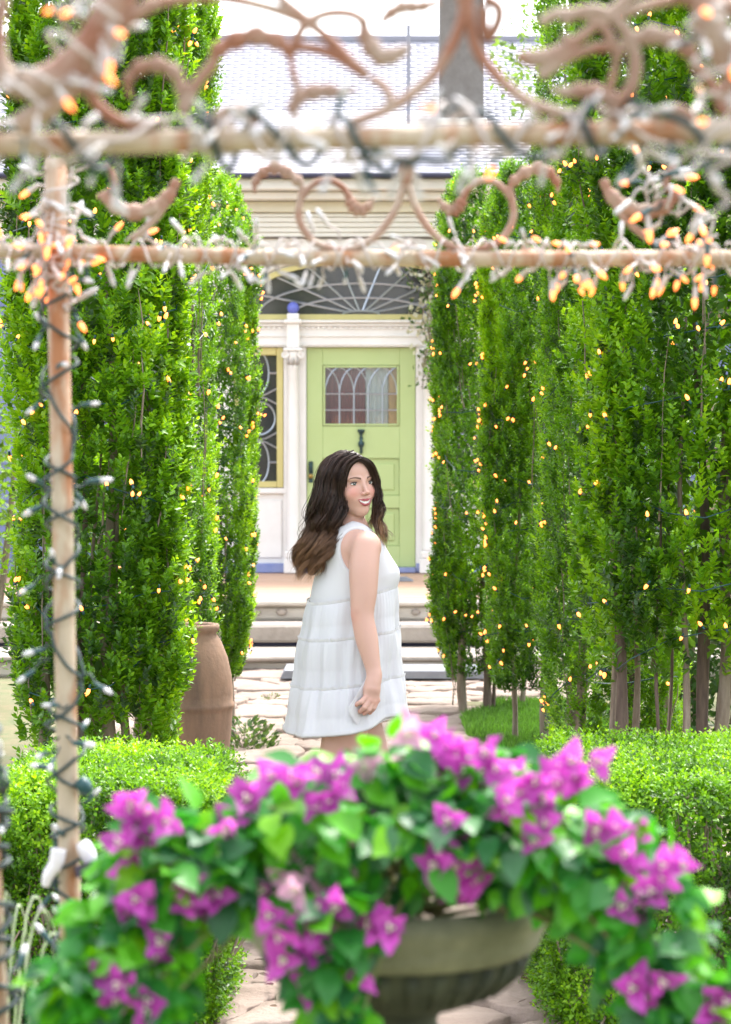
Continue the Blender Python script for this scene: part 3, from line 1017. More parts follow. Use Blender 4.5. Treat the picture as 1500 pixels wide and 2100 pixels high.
    while placed < nbulb and tries < nbulb * 8:
        tries += 1
        t = rr.random()
        a = ph + t * turns * 2 * math.pi
        if math.sin(a) > .35: continue
        z_ = z0 + .12 + (z1 - z0 - .1) * t + .07 * math.sin(a * 1.7) + .03 * math.sin(a * 4.3 + 1)
        q = float(surf(np.array([a]), np.array([z_]))[0]) * rr.uniform(1.0, 1.04) + .008
        o = bulb_small if first else bulb_small.copy()
        if not first: COL.objects.link(o)
        first = False
        o.parent = st
        o.location = (math.cos(a) * q, math.sin(a) * q, z_ + rr.uniform(-.03, .03))
        o.rotation_euler = (rr.uniform(-.9, .9), rr.uniform(-.9, .9), 0) if rr.random() < .6 else (math.pi + rr.uniform(-.7, .7), rr.uniform(-.7, .7), 0)
        s_ = rr.uniform(.85, 1.15)
        o.scale = (s_, s_, s_)
        placed += 1
    return root


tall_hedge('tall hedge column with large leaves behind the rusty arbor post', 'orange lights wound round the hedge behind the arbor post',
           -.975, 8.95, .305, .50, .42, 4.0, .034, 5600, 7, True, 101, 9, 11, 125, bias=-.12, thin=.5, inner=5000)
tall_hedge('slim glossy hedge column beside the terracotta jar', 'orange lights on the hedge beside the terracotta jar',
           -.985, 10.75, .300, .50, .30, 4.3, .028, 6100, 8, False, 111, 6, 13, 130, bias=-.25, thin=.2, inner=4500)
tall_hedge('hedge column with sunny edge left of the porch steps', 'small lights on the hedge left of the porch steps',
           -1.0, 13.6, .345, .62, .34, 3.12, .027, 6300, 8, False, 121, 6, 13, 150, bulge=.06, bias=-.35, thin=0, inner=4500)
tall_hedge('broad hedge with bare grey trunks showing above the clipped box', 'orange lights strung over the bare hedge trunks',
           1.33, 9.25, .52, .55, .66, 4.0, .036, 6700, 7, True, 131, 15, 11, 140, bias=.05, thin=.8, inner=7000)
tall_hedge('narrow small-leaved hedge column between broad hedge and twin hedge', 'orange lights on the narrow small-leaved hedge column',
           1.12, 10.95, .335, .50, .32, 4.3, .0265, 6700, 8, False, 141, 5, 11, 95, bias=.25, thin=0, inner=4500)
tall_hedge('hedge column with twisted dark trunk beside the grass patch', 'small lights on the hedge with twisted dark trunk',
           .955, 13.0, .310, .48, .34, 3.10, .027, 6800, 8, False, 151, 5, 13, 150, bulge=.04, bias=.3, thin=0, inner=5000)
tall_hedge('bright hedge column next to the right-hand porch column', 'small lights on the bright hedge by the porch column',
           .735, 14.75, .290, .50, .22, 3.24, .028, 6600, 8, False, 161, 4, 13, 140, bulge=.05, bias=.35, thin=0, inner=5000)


def box_hedge(label, x0, x1, y0, y1, z1, seed, n):
    r = np.random.default_rng(seed)
    root = tag(thing('box_hedge', label, 'hedge', ((x0 + x1) / 2, (y0 + y1) / 2, 0), 'low clipped box hedges'), kind='thing')
    cx, cy = (x0 + x1) / 2, (y0 + y1) / 2
    hx, hy = (x1 - x0) / 2, (y1 - y0) / 2
    wv, wc, wd = waves(seed + 1, 8, (3, 8), 1), waves(seed + 2, 8, (4, 11), 1), waves(seed + 3, 8, (4, 10), 1)
    m = int(n * 1.7)
    pick = r.random(m)
    A_top, A_f, A_s = (x1 - x0) * (y1 - y0), (x1 - x0) * z1, (y1 - y0) * z1
    w = np.array([A_top, A_f, A_s * .8, A_s * .8, A_f * .25]); w = np.cumsum(w / w.sum())
    f = np.searchsorted(w, pick)
    U, V_ = r.uniform(-1, 1, m), r.uniform(-1, 1, m)
    zz = (V_ * .5 + .5) * z1
    P = np.zeros((m, 3)); Nn = np.zeros((m, 3))
    for k, (a, b, c, nn) in enumerate(((U * hx, V_ * hy, np.full(m, z1), (0, 0, 1)), (U * hx, np.full(m, -hy), zz, (0, -1, 0)), (np.full(m, hx), U * hy, zz, (1, 0, 0)), (np.full(m, -hx), U * hy, zz, (-1, 0, 0)), (U * hx, np.full(m, hy), zz, (0, 1, 0)))):
        s = f == k
        P[s] = np.stack([a, b, c], 1)[s]; Nn[s] = nn
    # round the edges of the clipped block
    q = np.stack([P[:, 0] / hx, P[:, 1] / hy, (P[:, 2] - z1 / 2) / (z1 / 2)], 1)
    nrm = (np.abs(q) ** 9).sum(1) ** (1 / 9)
    q = q / np.maximum(nrm, 1)[:, None]
    P = np.stack([q[:, 0] * hx, q[:, 1] * hy, q[:, 2] * z1 / 2 + z1 / 2], 1)
    inw = np.abs(r.normal(0, .028, m)) + .012 * wv(P * 3 + [cx, cy, 0])
    P = P - Nn * inw[:, None]
    dens = np.clip(.80 + .38 * wd(P * 1.6 + [cx, cy, 0]), .10, 1)
    dens = np.where(Nn[:, 2] > .5, np.clip(dens + .4, 0, 1), dens)
    keep = np.where(r.random(m) < dens)[0][:n]
    P, Nn = P[keep], Nn[keep]
    k = len(P)
    D = Nn * r.uniform(.3, 1.0, (k, 1)) + np.array([0, 0, .75])[None] + r.normal(0, .35, (k, 3))
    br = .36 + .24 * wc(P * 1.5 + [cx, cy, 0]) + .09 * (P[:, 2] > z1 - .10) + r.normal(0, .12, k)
    V, F, C = shoots(P, D, r.uniform(.035, .075, k), 4, .0205, seed + 5, br, False, 55, .02)
    tag(link('foliage', np_mesh('foliage', V, F, M['leaf'], False, C), root), kind='stuff')
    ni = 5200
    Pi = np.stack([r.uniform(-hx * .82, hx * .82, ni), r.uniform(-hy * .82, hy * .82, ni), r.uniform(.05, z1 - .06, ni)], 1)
    V, F, C = leaf_arrays(Pi, r.normal(size=(ni, 3)), r.normal(size=(ni, 3)), np.full(ni, .034), np.full(ni, .024), ramp(r.uniform(.0, .35, ni)), False)  # darker core leaves carry the shade inside the box hedge
    tag(link('inner_foliage', np_mesh('inner_foliage', V, F, M['leaf'], False, C), root), kind='stuff')
    rr = random.Random(seed)
    mb = MB(); mb.smooth = True
    for i in range(110):
        x, y_ = rr.uniform(-hx * .95, hx * .95), rr.choice((-hy + rr.uniform(.04, .16), rr.uniform(-hy, hy)))
        h = rr.uniform(.5, .95) * z1
        b = rr.uniform(0, .3) * z1
        dx, dy = rr.uniform(-.16, .16), rr.uniform(-.04, .04)
        mb.tube([(x, y_, b), (x + dx * .5 + .01, y_ + dy * .5, (b + h) / 2), (x + dx, y_ + dy, h)], [rr.uniform(.004, .008), .005, .0025], 4, False)
    tag(mb.build('twigs', M['bark'], root), kind='stuff')
    return root


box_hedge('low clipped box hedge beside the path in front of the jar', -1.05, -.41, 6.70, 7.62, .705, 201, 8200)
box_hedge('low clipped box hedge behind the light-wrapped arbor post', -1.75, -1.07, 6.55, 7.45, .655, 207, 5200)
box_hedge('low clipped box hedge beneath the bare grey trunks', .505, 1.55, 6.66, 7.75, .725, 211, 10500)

# ================================================================== trees and shrubs behind
def leafy_tree(name, label, cat, loc, blobs, leafL, n, seed, tone, trunk=None, group=None):
    r = np.random.default_rng(seed)
    root = thing(name, label, cat, loc, group)
    w = np.array([b[1] ** 2 for b in blobs]); w = w / w.sum()
    k = r.choice(len(blobs), n, p=w)
    C0 = np.array([b[0] for b in blobs])[k]; rad = np.array([b[1] for b in blobs])[k]
    d = unit(r.normal(size=(n, 3)))
    P = C0 + d * (rad * r.uniform(.55, 1.05, n) ** .6)[:, None]
    D = d * .6 + r.normal(0, .6, (n, 3)) + np.array([0, 0, .2])
    col = np.array(tone)[None] * r.uniform(.65, 1.5, (n, 1))
    L_ = leafL * r.uniform(.7, 1.3, n)
    V, F, C = leaf_arrays(P, D, r.normal(size=(n, 3)) + [0, 0, 1], L_, L_ * .5, col, False)
    tag(link('crown', np_mesh('crown', V, F, M['leaf_far'], False, C), root), kind='stuff')
    mb = MB(); mb.smooth = True
    if trunk:
        top = trunk[1]
        mb.tube([(0, 0, -.05), (.05, .03, top * .4), (-.04, .05, top * .75), (0, 0, top)], [trunk[0], trunk[0] * .8, trunk[0] * .6, trunk[0] * .4], 9)
        for b in blobs:
            mb.tube([(0, 0, top * .6), (b[0][0] * .5, b[0][1] * .5, (top * .6 + b[0][2]) / 2 + .1), b[0]], [trunk[0] * .45, trunk[0] * .3, trunk[0] * .12], 6)
    else:
        for b in blobs:
            mb.tube([(b[0][0] * .4, b[0][1] * .4, 0), (b[0][0] * .8, b[0][1] * .8, b[0][2] * .6), b[0]], [.02, .015, .006], 6)
    mb.build('trunk', M['bark'], root)
    return root


rr = random.Random(5)
bl = [((rr.uniform(-1.6, 1.6), rr.uniform(-1, 1), rr.uniform(3.0, 7.6)), rr.uniform(.5, 1.0)) for _ in range(16)]
leafy_tree('garden_tree', 'sunlit yellow-green tree at the upper left beyond the hedge', 'tree', (-4.9, 27.5, 0), bl, .10, 9000, 31, (.20, .30, .03), (.16, 5.0), 'trees round the house')
bl = [((rr.uniform(-1.3, 1.3), rr.uniform(-.8, .8), rr.uniform(3.2, 5.6)), rr.uniform(.35, .7)) for _ in range(14)]
leafy_tree('garden_tree', 'loose pale green tree beside the chimney', 'tree', (2.75, 19.6, 0), bl, .065, 9000, 33, (.12, .21, .05), (.09, 4.0), 'trees round the house')
bl = [((rr.uniform(-.35, .35), rr.uniform(-.4, .4), rr.uniform(.5, 2.3)), rr.uniform(.2, .38)) for _ in range(12)]
leafy_tree('shrub', 'bright leafy shrub at the left edge before the blue wall', 'shrub', (-2.55, 15.3, 0), bl, .06, 3500, 35, (.14, .26, .03))
bl = [((rr.uniform(-.4, .4), rr.uniform(-.4, .4), rr.uniform(.4, 2.0)), rr.uniform(.2, .35)) for _ in range(10)]
bl2 = [((rr.uniform(-.7, .7), rr.uniform(-.25, .25), rr.uniform(.15, 1.1)), rr.uniform(.2, .34)) for _ in range(16)]
leafy_tree('shrub', 'dark low shrub seen between the bare grey trunks', 'shrub', (1.72, 12.1, 0), bl2, .05, 5200, 38, (.04, .10, .02))
leafy_tree('shrub', 'leafy shrub behind the broad hedge at the right edge', 'shrub', (2.7, 15.5, 0), bl, .06, 2500, 36, (.10, .20, .03))

# climbing vine with pale blossom on the right porch column
vine = thing('climbing_vine', 'pale flowering vine climbing the right-hand porch column', 'vine', (fx(880), FAC - .28, 0))
r = np.random.default_rng(41)
n = 420
zc = r.uniform(fz(800), fz(520), n)
Pv = np.stack([r.normal(0, .075, n) + .03 * np.sin(zc * 9), r.normal(0, .04, n), zc], 1)
Pv[:, 0] += np.where(zc > 2.7, -.05, 0)
isw = r.random(n) < .5
cv = np.where(isw[:, None], np.array([.62, .62, .56]), np.array([.09, .17, .05])) * r.uniform(.7, 1.2, (n, 1))
V, F, C = leaf_arrays(Pv, r.normal(size=(n, 3)), r.normal(size=(n, 3)), np.full(n, .06), np.full(n, .04), cv, False)
tag(link('foliage', np_mesh('foliage', V, F, M['leaf_far'], False, C), vine), kind='stuff')
mb = MB()
for k in range(5):
    mb.tube([(rr.uniform(-.05, .05) + .03 * math.sin(t * 1.3 + k), rr.uniform(-.02, .02), fz(800) + t * (fz(520) - fz(800)) / 12) for t in range(13)], .005, 5)
mb.build('stem', M['bark'], vine)

# ================================================================== terracotta jar
jar = thing('terracotta_jar', 'tall weathered terracotta jar beside the stone path', 'jar', (at(394, 900, 9.8).x, 9.8, 0.02))
mb = MB(); mb.smooth = True
prof = [(.085, 0), (.095, .02), (.112, .12), (.140, .32), (.158, .48), (.163, .56), (.164, .575), (.171, .583), (.171, .597), (.165, .605), (.166, .64), (.160, .71), (.145, .78), (.122, .84), (.103, .872), (.098, .882), (.107, .892), (.111, .905), (.108, .918), (.100, .920), (.086, .912), (.082, .88), (.11, .80)]
mb.lathe(prof, 0, 0, 0, 44, False)
mb.add([(.085 * math.cos(a), .085 * math.sin(a), .001) for a in [2 * math.pi * k / 40 for k in range(40)]], [tuple(range(39, -1, -1))])
mb.build('body', M['terracotta'], jar)
mb = MB(); mb.lathe([(.12, .72), (.001, .721)], 0, 0, 0, 30, False)
mb.build('soil_fill', M['soil'], jar)

# ================================================================== weeds, grass patch, dry leaves
def weed(label, x, y, h, n, seed, tone):
    r = np.random.default_rng(seed)
    root = thing('weed', label, 'weed', (x, y, .03), 'weeds growing in the path joints')
    th = r.uniform(0, 6.28, n); q = r.uniform(0, 1, n) ** .6
    P = np.stack([np.cos(th) * q * h * .9, np.sin(th) * q * h * .9, r.uniform(0, 1, n) * h * (1 - .5 * q)], 1)
    D = np.stack([np.cos(th), np.sin(th), r.uniform(.2, 1.3, n)], 1)
    L_ = r.uniform(.6, 1.2, n) * h * .22
    V, F, C = leaf_arrays(P, D, r.normal(size=(n, 3)) + [0, -.5, 1.2], L_, L_ * .5, np.array(tone)[None] * r.uniform(.6, 1.4, (n, 1)), False)
    tag(link('leaves', np_mesh('leaves', V, F, M['leaf'], False, C), root), kind='stuff')
    mb = MB()
    for k in range(10):
        a = k * 2.4
        mb.tube([(0, 0, 0), (math.cos(a) * h * .4, math.sin(a) * h * .4, h * .4), (math.cos(a) * h * .8, math.sin(a) * h * .8, h * .7)], .0022, 4)
    mb.build('stalks', M['bark'], root)


weed('bushy green weed on the path edge beside the jar', at(500, 0, 12.9).x, 12.9, .19, 420, 51, (.08, .15, .05))
weed('sparse weed among the stones near the jar foot', at(478, 0, 11.6).x, 11.6, .09, 150, 52, (.09, .15, .04))
weed('thin weed sprouting behind the white dress', at(556, 0, 15.2).x, 15.2, .07, 110, 53, (.09, .15, .04))
weed('tiny weed in a path joint near the box hedge corner', at(520, 0, 9.6).x, 9.6, .06, 90, 54, (.10, .17, .04))

r = np.random.default_rng(61)
n = 24000
gp = np.stack([r.uniform(.56, 1.5, n), r.uniform(12.3, 14.9, n), np.full(n, .056)], 1)
keep = (gp[:, 0] > .66 + .10 * np.sin(gp[:, 1] * 3.1) - .10 * np.cos(gp[:, 1] * 1.4)) & (gp[:, 0] < 1.45)
gp = gp[keep]; n = len(gp)
gd = np.stack([r.normal(0, .45, n), r.normal(0, .45, n), np.ones(n)], 1)
gl = r.uniform(.03, .07, n)
V, F, C = leaf_arrays(gp, gd, r.normal(size=(n, 3)), gl, np.full(n, .007), np.array([.10, .23, .02])[None] * r.uniform(.6, 1.7, (n, 1)), False)
mm = link('grass', np_mesh('grass', V, F, M['grass'], False, C))
tag(mm, 'patch of short green grass under the right hedges', 'grass', kind='stuff')
mb = MB(); poly = [(.62, 12.2), (1.6, 12.2), (1.6, 15.0), (.60, 15.0), (.70, 14.2), (.60, 13.4)]
mb.add([(x, y_, .056) for x, y_ in poly], [tuple(range(6))])
tag(mb.build('lawn', M['lawn_soil']), kind='structure')

rr = random.Random(77)
spots = [(at(500 + rr.gauss(0, 22), 0, 7.9).x, 7.9 + rr.gauss(0, .10)) for _ in range(46)] + [(at(575 + rr.gauss(0, 30), 0, 7.3).x, 7.3 + rr.gauss(0, .1)) for _ in range(26)] + [(rr.uniform(-.55, .6), rr.uniform(7, 16)) for _ in range(110)] + [(at(1060 + rr.gauss(0, 20), 0, 7.4).x, 7.4 + rr.gauss(0, .2)) for _ in range(18)]
n = len(spots)
r = np.random.default_rng(78)
Pd = np.array([(x, y_, .062 + rr.uniform(0, .008)) for x, y_ in spots])
Ld = r.uniform(.022, .05, n)
V, F, C = leaf_arrays(Pd, np.stack([r.normal(size=n), r.normal(size=n), r.normal(0, .25, n)], 1), np.stack([r.normal(0, .4, n), r.normal(0, .4, n), np.ones(n)], 1), Ld, Ld * .4, np.array([.16, .10, .065])[None] * r.uniform(.6, 1.6, (n, 1)), True)
tag(link('leaf_litter', np_mesh('leaf_litter', V, F, M['grass'], False, C)), 'small dry brown leaves scattered over the pale path stones', 'leaves', kind='stuff')

# strap-leaved plant at the lower left
strap = thing('strap_plant', 'pale arching strap leaves at the lower left corner', 'plant', (at(-20, 0, 3.9).x, 3.9, 0))
for k, (tx, ty, td) in enumerate(((115, 2022, 3.7), (140, 2062, 3.6), (60, 1998, 4.0), (175, 2090, 3.7), (30, 2045, 3.5), (-70, 2040, 3.8), (90, 2110, 4.1))):
    tip = at(tx, ty, td) - Vector(strap.location)
    mid = Vector((tip.x * .45, tip.y * .5, tip.z * 1.06 + .02))
    vs, fs = [], []
    for i in range(13):
        t = i / 12
        p = mid * (2 * t * (1 - t)) + tip * t * t + Vector((0, 0, tip.z * .25 * math.sin(math.pi * t)))
        wd = .011 * (1 - t ** 3) + .001
        vs += [p + Vector((-.3 * wd, wd, 0)), p + Vector((0, 0, -.004)), p + Vector((.3 * wd, -wd, 0))]
        if i: fs += [(3 * i - 3, 3 * i - 2, 3 * i + 1, 3 * i), (3 * i - 2, 3 * i - 1, 3 * i + 2, 3 * i + 1)]
    mb = MB(); mb.smooth = True; mb.add(vs, fs)
    if k == 0: M['strap'] = mat('strap', (.34, .40, .26), .45, var=(.20, .30, .12), vscale=30, transl=.3)
    mb.build('leaf', M['strap'], strap)

# ================================================================== iron arbor
DN, DF, DM = 2.06, 3.48, 2.92
arbor = thing('garden_arbor', 'rusty wrought iron arbor with scrolls framing the view', 'arbor', (.065, 2.8, 0))
AO = Vector(arbor.location)


def smooth_pts(pts, n=6):
    P = [Vector(p) for p in pts]
    out = []
    for i in range(len(P) - 1):
        p0, p1, p2, p3 = P[max(i - 1, 0)], P[i], P[i + 1], P[min(i + 2, len(P) - 1)]
        for k in range(n):
            t = k / n
            out.append(.5 * ((2 * p1) + (p2 - p0) * t + (2 * p0 - 5 * p1 + 4 * p2 - p3) * t * t + (3 * p1 - p0 - 3 * p2 + p3) * t ** 3))
    out.append(P[-1])
    return out


def bar(name, pts, rad, m, n=10):
    mb = MB(); mb.smooth = True
    mb.tube([Vector(p) - AO for p in pts], rad, n)
    return mb.build(name, m, arbor)


def scroll(pxs, d, w, kind='scroll', taper=(1, 1), knob=0.0, mirror=None, m='rust_iron'):
    """A scroll traced as photograph points at depth d, w its half-thickness in metres."""
    if mirror is not None:
        pxs = [(2 * mirror - x, y_) for x, y_ in pxs]
    pts = smooth_pts([at(x, y_, d) for x, y_ in pxs], 10 if kind == 'acanthus_leaf' else 6)
    k = len(pts)
    if kind == 'acanthus_leaf':
        mb = MB(); mb.smooth = True
        rad = []
        for i in range(k):
            t = i / (k - 1)
            e = math.sin(math.pi * min(1, t * .93 + .07)) ** .6
            rad.append(w * .82 * e * (1 + (knob + .05) * math.sin(t * 40) + .07 * math.sin(t * 97)))
        P = [p - AO for p in pts]
        # a cupped leaf: wide across the scroll plane, thinner in depth
        sub = MB(); sub.tube(P, rad, 10)
        mb.add([(v[0], (v[1] - (d - AO.y)) * .65 + (d - AO.y), v[2]) for v in sub.v], sub.f)
        return mb.build('acanthus_leaf', M[m], arbor)
    rad = [w * (taper[0] + (taper[1] - taper[0]) * i / (k - 1)) for i in range(k)]
    return bar('scroll', pts, rad, M[m], 8)


z3 = lambda pts, ox=420, oy=330, s=3: [(ox + x / s, oy + y_ / s) for x, y_ in pts]
zA = lambda pts: [(x / 2, y_ / 2) for x, y_ in pts]
zB = lambda pts: [(750 + x / 2, y_ / 2) for x, y_ in pts]
PM = M['post_iron']
bar('cross_bar', [at(-420, 306, DN), at(500, 292, DN), at(1000, 280, DN), at(1960, 262, DN)], .0098, PM)
bar('cross_bar', [at(-60, 514, DF), at(600, 530, DF), at(1000, 532, DF), at(1580, 530, DF)], .0115, PM)
for xn, xf in ((-330, -58), (1920, 1562)):
    bar('side_rail', [at(xn, 300, DN), at(xf, 516, DF)], .012, PM)


def post(px_top, py_top, px_bot, py_bot, d, r=.0155):
    a, b = at(px_top, py_top, d), at(px_bot, py_bot, d)
    t = (b.z - 0) / (b.z - a.z)
    g_ = b + (a - b) * t * 1.0
    g_ = Vector((b.x + (b.x - a.x) * b.z / (a.z - b.z), d, 0))
    po = bar('post', [a, a * .5 + b * .5, b, g_], r, PM, 12)
    return a, b


post_l = post(117, 330, 141, 1880, DF)
post(1562, 330, 1545, 1880, DF)
post(-300, 160, -260, 2100, DN)
post(1900, 160, 1880, 2100, DN)
post_m = post(-95, 300, -14, 2080, DM)

# far pediment
S1 = z3([(1238, 120), (1215, 190), (1190, 270), (1130, 380), (1050, 470), (950, 535), (850, 555), (740, 535), (660, 490), (600, 410), (580, 330), (590, 250), (603, 190)])
S1b = z3([(596, 240), (640, 180), (700, 135), (780, 128), (850, 170), (888, 225)])
L1a = z3([(612, 205), (590, 150), (540, 100), (470, 62), (400, 60), (345, 95), (312, 150), (312, 205)])
L1b = z3([(880, 215), (905, 270), (940, 305), (990, 300), (1045, 235)])
for mir in (None, 833):
    scroll(S1, DF, .0052, mirror=mir)
    scroll(S1b, DF, .0048, mirror=mir)
    scroll(L1a, DF, .0105, 'acanthus_leaf', knob=.16, mirror=mir)
    scroll(L1b, DF, .0115, 'acanthus_leaf', knob=.16, mirror=mir)
mb = MB(); mb.smooth = True; mb.ball(at(833, 360, DF) - AO, .012, 10, 7, (1, .7, 1.6)); mb.build('boss', M['rust_iron'], arbor)
# far corners
for mir in (None, 800):
    scroll(zA([(730, 740), (700, 800), (640, 850), (560, 875), (480, 850), (430, 810), (400, 815)]), 3.3, .0135, 'acanthus_leaf', knob=.10, mirror=mir)
    scroll(zA([(690, 830), (650, 890), (600, 940), (540, 985)]), 3.3, .005, mirror=mir)
    scroll(zA([(420, 810), (470, 770), (460, 710), (430, 680)]), 3.3, .0045, mirror=mir)
# near pediment
scroll(zB([(380, -40), (400, 40), (385, 120), (350, 200), (280, 310), (190, 390), (100, 450), (0, 490), (-60, 510)]), DN, .0048)
scroll(zB([(420, -40), (420, 60), (450, 200), (510, 290), (590, 370), (680, 430), (800, 470), (900, 480)]), DN, .0048)
scroll(zB([(480, 5), (540, 40), (540, 100), (500, 165), (480, 120), (480, 40)]), DN, .005)
scroll(zB([(300, 20), (220, 40), (150, 42), (85, 80), (70, 115)]), DN, .0078, 'acanthus_leaf', knob=.12)
scroll(zB([(-10, 90), (5, 170), (60, 240), (130, 230), (180, 195)]), DN, .0100, 'acanthus_leaf', knob=.08)
scroll(zB([(90, 450), (100, 400), (60, 350), (20, 330)]), DN, .004)
for mir, sc in ((None, 0), (930 + 0, 1)):
    scroll(zA([(600, 30), (760, 8), (900, 2), (1050, 28), (1200, 75), (1290, 120), (1370, 190), (1440, 260), (1510, 320)]), DN, .0048, mirror=mir)
    scroll(zA([(1120, -20), (1240, 75), (1290, 118)]), DN, .0045, mirror=mir)
    scroll(zA([(1210, 190), (1255, 112), (1340, 68), (1440, 68), (1505, 105)]), DN, .0046, mirror=mir)
    scroll(zA([(870, 290), (895, 225), (960, 180), (1050, 155), (1140, 180), (1190, 225), (1200, 300)]), DN, .0098, 'acanthus_leaf', knob=.14, mirror=mir)
    scroll(zA([(1190, 200), (1300, 210), (1400, 250), (1500, 320)]), DN, .0045, mirror=mir)
    scroll(zA([(1200, 290), (1225, 370), (1260, 420)]), DN, .0035, mirror=mir)
    scroll(zA([(755, 470), (770, 430), (800, 365), (880, 270)]), DN, .0052, mirror=mir)
    scroll(zA([(745, 450), (755, 400), (735, 330), (690, 285), (620, 275), (560, 300), (528, 350), (545, 415)]), DN, .0080, 'acanthus_leaf', knob=.14, mirror=mir)
    scroll(zA([(1215, 500), (1205, 450), (1240, 400), (1330, 380), (1400, 385), (1470, 370)]), DN, .0085, 'acanthus_leaf', knob=.12, mirror=mir)
    scroll(zA([(365, 360), (400, 430), (470, 490), (560, 522), (650, 520)]), DN, .0052, mirror=mir)
    scroll(zA([(900, 560), (890, 500), (940, 460), (1010, 465), (1050, 520)]), DN, .0050, mirror=mir)
scroll(zB([(800, 95), (880, 60), (960, 60), (1040, 110), (1090, 200), (1100, 300), (1070, 390), (1010, 435)]), DN, .0055)
scroll(zB([(620, 240), (690, 250), (770, 240), (830, 190), (800, 150)]), DN, .0105, 'acanthus_leaf', knob=.05)
# heavy corner scroll upper left
scroll([(290, -110), (258, -40), (228, 40), (185, 110), (130, 160), (60, 190)], 2.0, .0160)
scroll([(80, 185), (30, 175), (2, 130), (0, 60), (14, 0)], 2.0, .0100, taper=(1.2, .5))
scroll([(190, 110), (160, 170), (110, 215), (40, 265)], 2.0, .0100)
scroll([(330, 10), (250, 55), (215, 110), (180, 200)], 2.0, .0075, taper=(.7, 1.2))
scroll([(1440, -40), (1455, 60), (1490, 120), (1540, 180)], 2.0, .0140)
scroll([(1380, -10), (1460, 15), (1540, 30)], 2.0, .0080)

# ================================================================== light strings on the arbor
def bulb_proto(lit, wire, socket, lead, seed):
    """Lead wire, socket and bulb hanging along -Z from the origin."""
    r = random.Random(seed)
    mb = MB(); mb.smooth = True
    mb.cur = 0
    b = r.uniform(-.010, .010)
    mb.tube(smooth_pts([(0, 0, 0), (b, b * .6, -lead * .5), (0, 0, -lead)], 4), .0021, 5)
    mb.cur = 1
    mb.lathe([(.0026, -lead + .001), (.0040, -lead - .003), (.0044, -lead - .016), (.0052, -lead - .018), (.0050, -lead - .021)], 0, 0, 0, 8)
    mb.cur = 2
    mb.lathe([(.0040, -lead - .0212), (.0049, -lead - .026), (.0044, -lead - .034), (.0012, -lead - .041)], 0, 0, 0, 8)
    o = mb.build('bulb', [wire, socket, M['bulb_lit'] if lit else M['bulb_clear']])
    return o


PR = {}
for key, wm, sm in (('pale', M['wire_pale'], M['socket_pale']), ('dark', M['wire_dark'], M['wire_teal'])):
    for lit in (0, 1):
        PR[key, lit] = [bulb_proto(lit, wm, sm, l_, i) for i, l_ in enumerate((.012, .022, .036))]
USED = set()


def put_bulb(parent, p, direction, key, lit, r, size=1.0):
    src = PR[key, lit][r.randrange(3)]
    if src.name in USED:
        o = src.copy(); COL.objects.link(o)
    else:
        o = src; USED.add(src.name)
    o.parent = parent
    o.location = Vector(p) - Vector(parent.location)
    o.rotation_euler = (-Vector(direction)).to_track_quat('Z', 'X').to_euler()
    s = r.uniform(.70, .95) * size
    o.scale = (s, s, s)


def bar_string(label, a, b, radius, nb, keyw, litf, seed, turns, drop=.6, wires=2, wrad=.0021, size=1.0):
    r = random.Random(seed)
    st = thing('string_lights', label, 'string lights', tuple(a), 'light strings wound on the iron arbor')
    A, B = Vector(a), Vector(b)
    T = (B - A).normalized()
    N1 = T.orthogonal().normalized(); N2 = T.cross(N1)
    mb = MB(); mb.smooth = True
    for w in range(wires):
        ph = r.uniform(0, 6.3); sgn = 1 if w % 2 == 0 else -1
        n = int(turns * 9)
        pts = []
        for i in range(n + 1):
            t = i / n
            an = ph + sgn * (t * turns * 2 * math.pi + 1.6 * math.sin(t * 17 + w) + .9 * math.sin(t * 41 + 2 * w))
            q = radius + .003 + abs(r.gauss(0, .0045))
            pts.append(A + (B - A) * t + (N1 * math.cos(an) + N2 * math.sin(an)) * q - A)
        mb.tube(smooth_pts(pts, 2), wrad, 5)
    mb.build('wire', M['wire_pale'] if keyw == 'pale' else M['wire_dark'], st)
    for i in range(nb):
        t = (i + r.random()) / nb if r.random() < .35 else min(.999, max(0, (math.floor(r.random() * nb * .22) + .5) / (nb * .22) + r.gauss(0, .008)))
        p = A + (B - A) * t
        an = r.uniform(0, 6.3)
        out = N1 * math.cos(an) + N2 * math.sin(an)
        d = out * r.uniform(.5, 1) + Vector((r.gauss(0, .5), r.gauss(0, .4), -drop + r.gauss(0, .5))) + T * r.gauss(0, .3)
        put_bulb(st, p + out * (radius + .003), d.normalized(), keyw if r.random() < .85 else 'dark', 1 if r.random() < litf(t) else 0, r, size)
    return st


bar_string('pale light string wound along the lower scrolled cross bar', at(10, 518, DF), at(1560, 530, DF), .0145, 135, 'pale', lambda t: .66 if t > .68 else (.38 if t < .16 else .06), 11, 20, .45, 2, .0017, .84)
bar_string('tangled pale lights along the upper blurred cross bar', at(-60, 297, DN), at(1600, 268, DN), .0135, 64, 'pale', lambda t: .06 if t < .85 else .15, 12, 8, .5, 2, size=.75)
bar_string('dark green wire twisted along the upper blurred cross bar', at(-60, 300, DN), at(1600, 271, DN), .0150, 14, 'dark', lambda t: .1, 13, 8, .6, 1, .0034, .75)
bar_string('dark light string spiralling up the rusty arbor post', at(116, 560, DF), at(146, 2100, DF), .0175, 40, 'dark', lambda t: .05, 14, 12, .05, 2, .0027)
bar_string('pale lights bunched where post and lower bar meet', at(118, 350, DF), at(117, 640, DF), .017, 36, 'pale', lambda t: .5, 15, 5, .2, 2)
bar_string('pale lights twisted along the thick upper left scroll', at(228, 20, 1.99), at(20, 245, 1.99), .018, 20, 'pale', lambda t: .35, 16, 4, .2, 1, size=.62)
